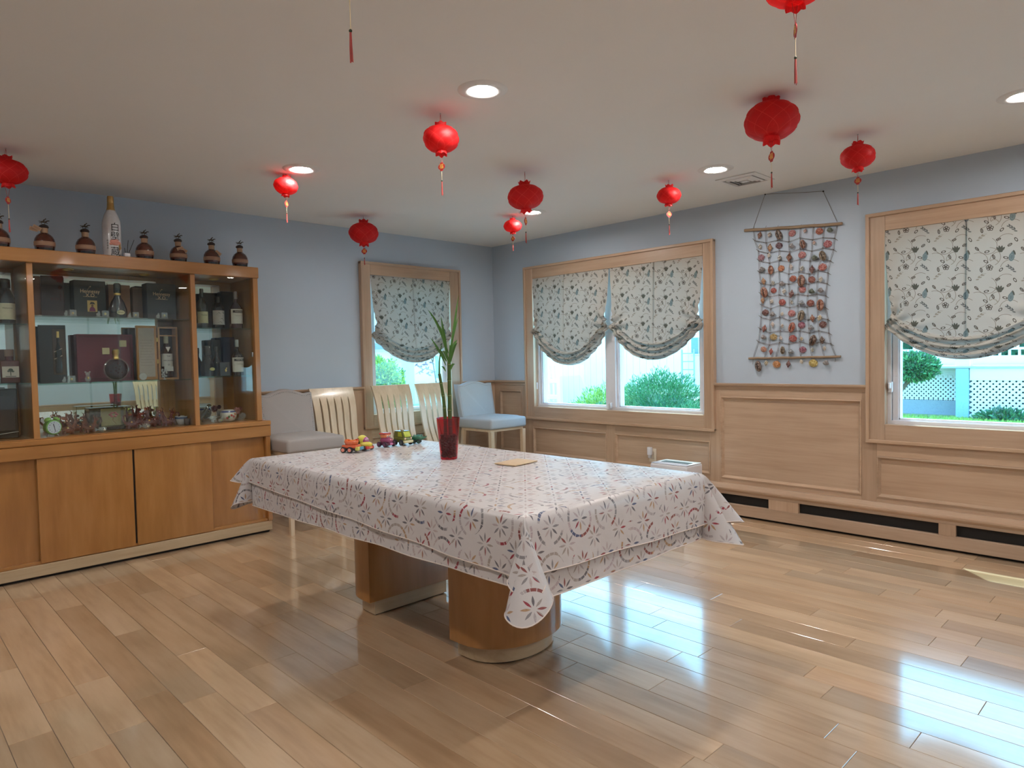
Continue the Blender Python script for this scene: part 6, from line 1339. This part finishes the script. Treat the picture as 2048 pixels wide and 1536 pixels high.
for n_, c, r_, m_ in (('blossom', (-.022, 0, .070), .030, pk), ('blossom', (.020, -.01, .030), .026, clear_m), ('blossom', (.012, .012, .082), .018, wine)):
    mb = MB()
    for k in range(7): a = k*.9; mb.ell((c[0]+r_*.55*math.cos(a), c[1]-.004, c[2]+r_*.55*math.sin(a)), (r_*.42, r_*.30, r_*.42), 8, 6)
    mb.ell(c, (r_*.3, r_*.4, r_*.3), 8, 5); mb.build(n_, m_, t, 60)
MB().lathe([(.034, 0), (.030, .012), (.006, .020), (.005, .07)], 16).build('stand', clear_m, t)
t = thing('glass_horse', 'olive glass rearing horse at the left of the right compartment floor', 'figurine', (-3.070, -.17, ZF))
ol_ = cutglass('olive_glass', (.12, .10, .05), (.5, .45, .3), .5)
MB().tube([(-.02, 0, .03), (.0, 0, .055), (.02, 0, .085), (.028, 0, .11)], [.014, .020, .014, .009], 10).ell((.042, 0, .118), (.018, .009, .010), 10, 6).build('body', ol_, t, 60)
for p in (((-.02, .008, .03), (-.03, .010, 0)), ((-.02, -.008, .03), (-.012, -.010, 0)), ((.012, .008, .07), (.045, .010, .075)), ((.012, -.008, .07), (.04, -.010, .06))): MB().tube(p, [.007, .004], 8).build('leg', ol_, t)
MB().tube([(-.025, 0, .04), (-.045, 0, .06), (-.05, 0, .02)], [.006, .006, .002], 8).build('tail', ol_, t)
for l, x in (('tiny clear glass duck in the right compartment, nearer the partition', -3.065), ('tiny clear glass duck with green fleck beside the porcelain pot', -3.015)):
    t = thing('glass_duck', l, 'figurine', (x, -.34, ZF)); MB().ell((0, 0, .016), (.020, .012, .014), 12, 7).build('body', clear_m, t, 60)
    MB().ell((.014, 0, .038), (.009, .008, .009), 10, 6).tube([(.010, 0, .02), (.013, 0, .034)], .006, 8).build('head', clear_m, t, 60); MB().ell((0, -.010, .016), (.005, .003, .005), 8, 5).build('speck', matte, t, 40, (.35, .40, .15) if 'green' in l else (.5, .4, .3))

# ------------------------------------------------------------------ on top of the hutch
tan_p = (.34, .19, .11)
def bourbon(label, x, y=-.355, rz=0.0, hangtag=None):
    t = thing('bourbon_bottle', label, 'bottle', (x, y, ZT+.0008), rz, 'round amber bottles on the hutch')
    bd_ = MB().lathe([(.040, 0), (.050, .003), (.0515, .012), (.0545, .030), (.0545, .055), (.052, .072), (.042, .092), (.026, .106), (.0185, .112), (.0175, .150)], 8, rf=lambda a, j, z: 1.0)
    MB().lathe([(.040, 0), (.050, .003), (.0515, .012), (.0545, .030), (.0545, .055), (.052, .072), (.042, .092), (.026, .106), (.0185, .112), (.0175, .150)], 28).build('glass_body', dimgloss, t, 40, (.075, .018, .010))
    MB().lathe([(.0508, .004), (.0535, .026)], 28, cap=False).build('dark_liquid', dimgloss, t, 40, (.018, .008, .007))
    lb = MB().lathe([(.0553, .030), (.0555, .042), (.0553, .056)], 28, cap=False).build('paper_band', matte, t, 40, tan_p)
    for z in (.035, .050): MB().lathe([(.0557, z), (.0557, z+.0014)], 28, cap=False).build('band_line', matte, lb, 40, (.16, .06, .04))
    MB().lathe([(.0195, .108), (.0195, .140)], 20, cap=False).build('neck_wrap', matte, t, 40, (.36, .23, .14))
    MB().lathe([(.021, .140), (.026, .146), (.022, .156), (.012, .162), (.004, .165)], 20, rf=lambda a, j, z: 1+.06*math.sin(a*5)).build('stopper', matte, t, 40, (.03, .018, .016))
    hs = MB()
    hs.tube([(-.016, 0, .177), (-.004, 0, .178), (.008, 0, .177), (.016, 0, .184), (.022, 0, .187)], [.004, .0055, .005, .0035, .003], 8).ell((.025, 0, .187), (.006, .003, .0032), 8, 5)
    for a, b_ in (((-.014, .177), (-.024, .170)), ((-.012, .176), (-.012, .164)), ((.008, .176), (.020, .170)), ((.006, .176), (.004, .163)), ((-.018, .180), (-.027, .180))): hs.tube([(a[0], 0, a[1]), (b_[0], 0, b_[1])], [.0025, .0014], 6)
    hs.tube([(-.002, 0, .181), (.002, 0, .190), (.008, 0, .194)], [.004, .004, .002], 8).ell((.010, 0, .197), (.0035, .003, .0035), 8, 5).build('horse_stopper', metalt, t, 40, (.08, .065, .05))
    if hangtag:
        for p, rz_ in hangtag:
            Mt = Matrix.Translation(p) @ Matrix.Rotation(rz_, 4, 'Y')
            g_ = MB().rbox((-.022, -.0008, -.012), (.022, .0008, .012), .0004, 1, M=Mt).build('paper_tag', matte, t, 0, (.40, .25, .15))
            for k in (-.004, .002): MB().box((-.017, -.0014, k), (.017, -.0008, k+.0016), M=Mt).build('tag_line', matte, g_, 0, (.18, .07, .05))
    return t
bourbon('round amber bourbon bottle cut off by the left picture edge, on the hutch', -4.27)
bourbon('round amber bourbon bottle with two paper tags hanging to its left', -4.045, hangtag=[((-.040, -.022, .135), .45), ((-.055, -.012, .128), .2)])
bourbon('round amber bourbon bottle left of the tall white bottle', -3.828)
bourbon('round amber bourbon bottle right of the reed diffuser', -3.485)
bourbon('round amber bourbon bottle with a paper tag draped across its shoulder', -3.270, hangtag=[((-.004, -.046, .088), -.35), ((.020, -.044, .080), .5)])
bourbon('round amber bourbon bottle with a paper tag on its right shoulder', -3.044, hangtag=[((.030, -.040, .084), .6)])
bourbon('round amber bourbon bottle at the right end of the hutch', -2.840)
t = thing('sake_bottle', 'tall white bottle with black brush characters, pink blossom and gold capsule', 'bottle', (-3.672, -.335, ZT+.0008))
MB().lathe([(.048, 0), (.053, .004), (.054, .02), (.054, .205), (.051, .235), (.040, .27), (.027, .298), (.021, .318), (.0195, .33)], 32).build('glass_body', gloss, t, 40, (.60, .59, .60))
MB().lathe([(.0265, .300), (.0215, .318), (.0200, .345), (.0185, .352), (.0195, .354), (.0190, .385), (.0170, .392), (.001, .393)], 24).build('gold_capsule', metalt, t, 40, (.55, .36, .14))
def wrap(o, r):
    bm = bmesh.new(); bm.from_mesh(o.data)
    for i in range(-12, 13): bmesh.ops.bisect_plane(bm, geom=bm.verts[:]+bm.edges[:]+bm.faces[:], plane_co=(i*.003, 0, 0), plane_no=(1, 0, 0))
    bm.to_mesh(o.data); bm.free()
    for v in o.data.vertices:
        a = v.co.x/r; d = r - (v.co.y + r)
        rad = r + .0018 + (.0004 if v.co.y < -r-.0009 else 0)
        v.co.x, v.co.y = rad*math.sin(a), -rad*math.cos(a)
for s, z, sz in (('\u767d', .185, .058), ('\u58c1', .128, .056), ('\u8535', .030, .060)):
    wrap(text(s, sz, matte, t, facing(.006, -.054, z), color=(.02, .02, .02)), .054)
for k in range(4): wrap(text('\u9152', .012, matte, t, facing(-.040, -.054, .10-.016*k), color=(.05, .05, .05)), .054)
fl = MB()
for k, (x_, z_, s_) in enumerate(((-.012, .095, .016), (.008, .100, .017), (.024, .088, .014), (-.002, .082, .015), (.012, .080, .012), (-.020, .080, .011))):
    a = x_/.054; fl.ell((.0545*math.sin(a), -.0545*math.cos(a), z_), (s_, .003, s_*.75), 10, 6)
fl.build('pink_blossom', matte, t, 60, (.62, .27, .21))
fl = MB()
for x_, z_ in ((.030, .070), (.038, .060), (.030, .052), (.034, .078)): a = x_/.054; fl.ell((.0545*math.sin(a), -.0545*math.cos(a), z_), (.006, .003, .012), 8, 5)
fl.build('gold_leaves', matte, t, 60, (.38, .22, .08))
t = thing('reed_diffuser', 'small white reed diffuser with two dark sticks in front of the tall white bottle', 'diffuser', (-3.605, -.395, ZT+.0008))
MB().rbox((-.017, -.014, 0), (.017, .014, .026), .003, 2).build('holder', white_m, t)
for a, b_ in (((.0, 0, .01), (.012, .004, .112)), ((.004, .0, .01), (.048, .006, .118)), ((-.006, 0, .01), (-.012, .003, .06))): MB().tube((a, b_), .0016, 6).build('reed', dark_m, t)

# the whole cabinet stands a little off square to the wall: turn the cabinet, its contents and what stands on it about the right front corner
_pv = Vector((-2.70, -.45, 0)); _rz = Matrix.Rotation(.026, 4, 'Z')
for o in bpy.data.objects:
    if o not in _before and o.parent is None:
        o.location = _pv + (_rz @ (o.location - _pv)); o.rotation_euler.z += .026
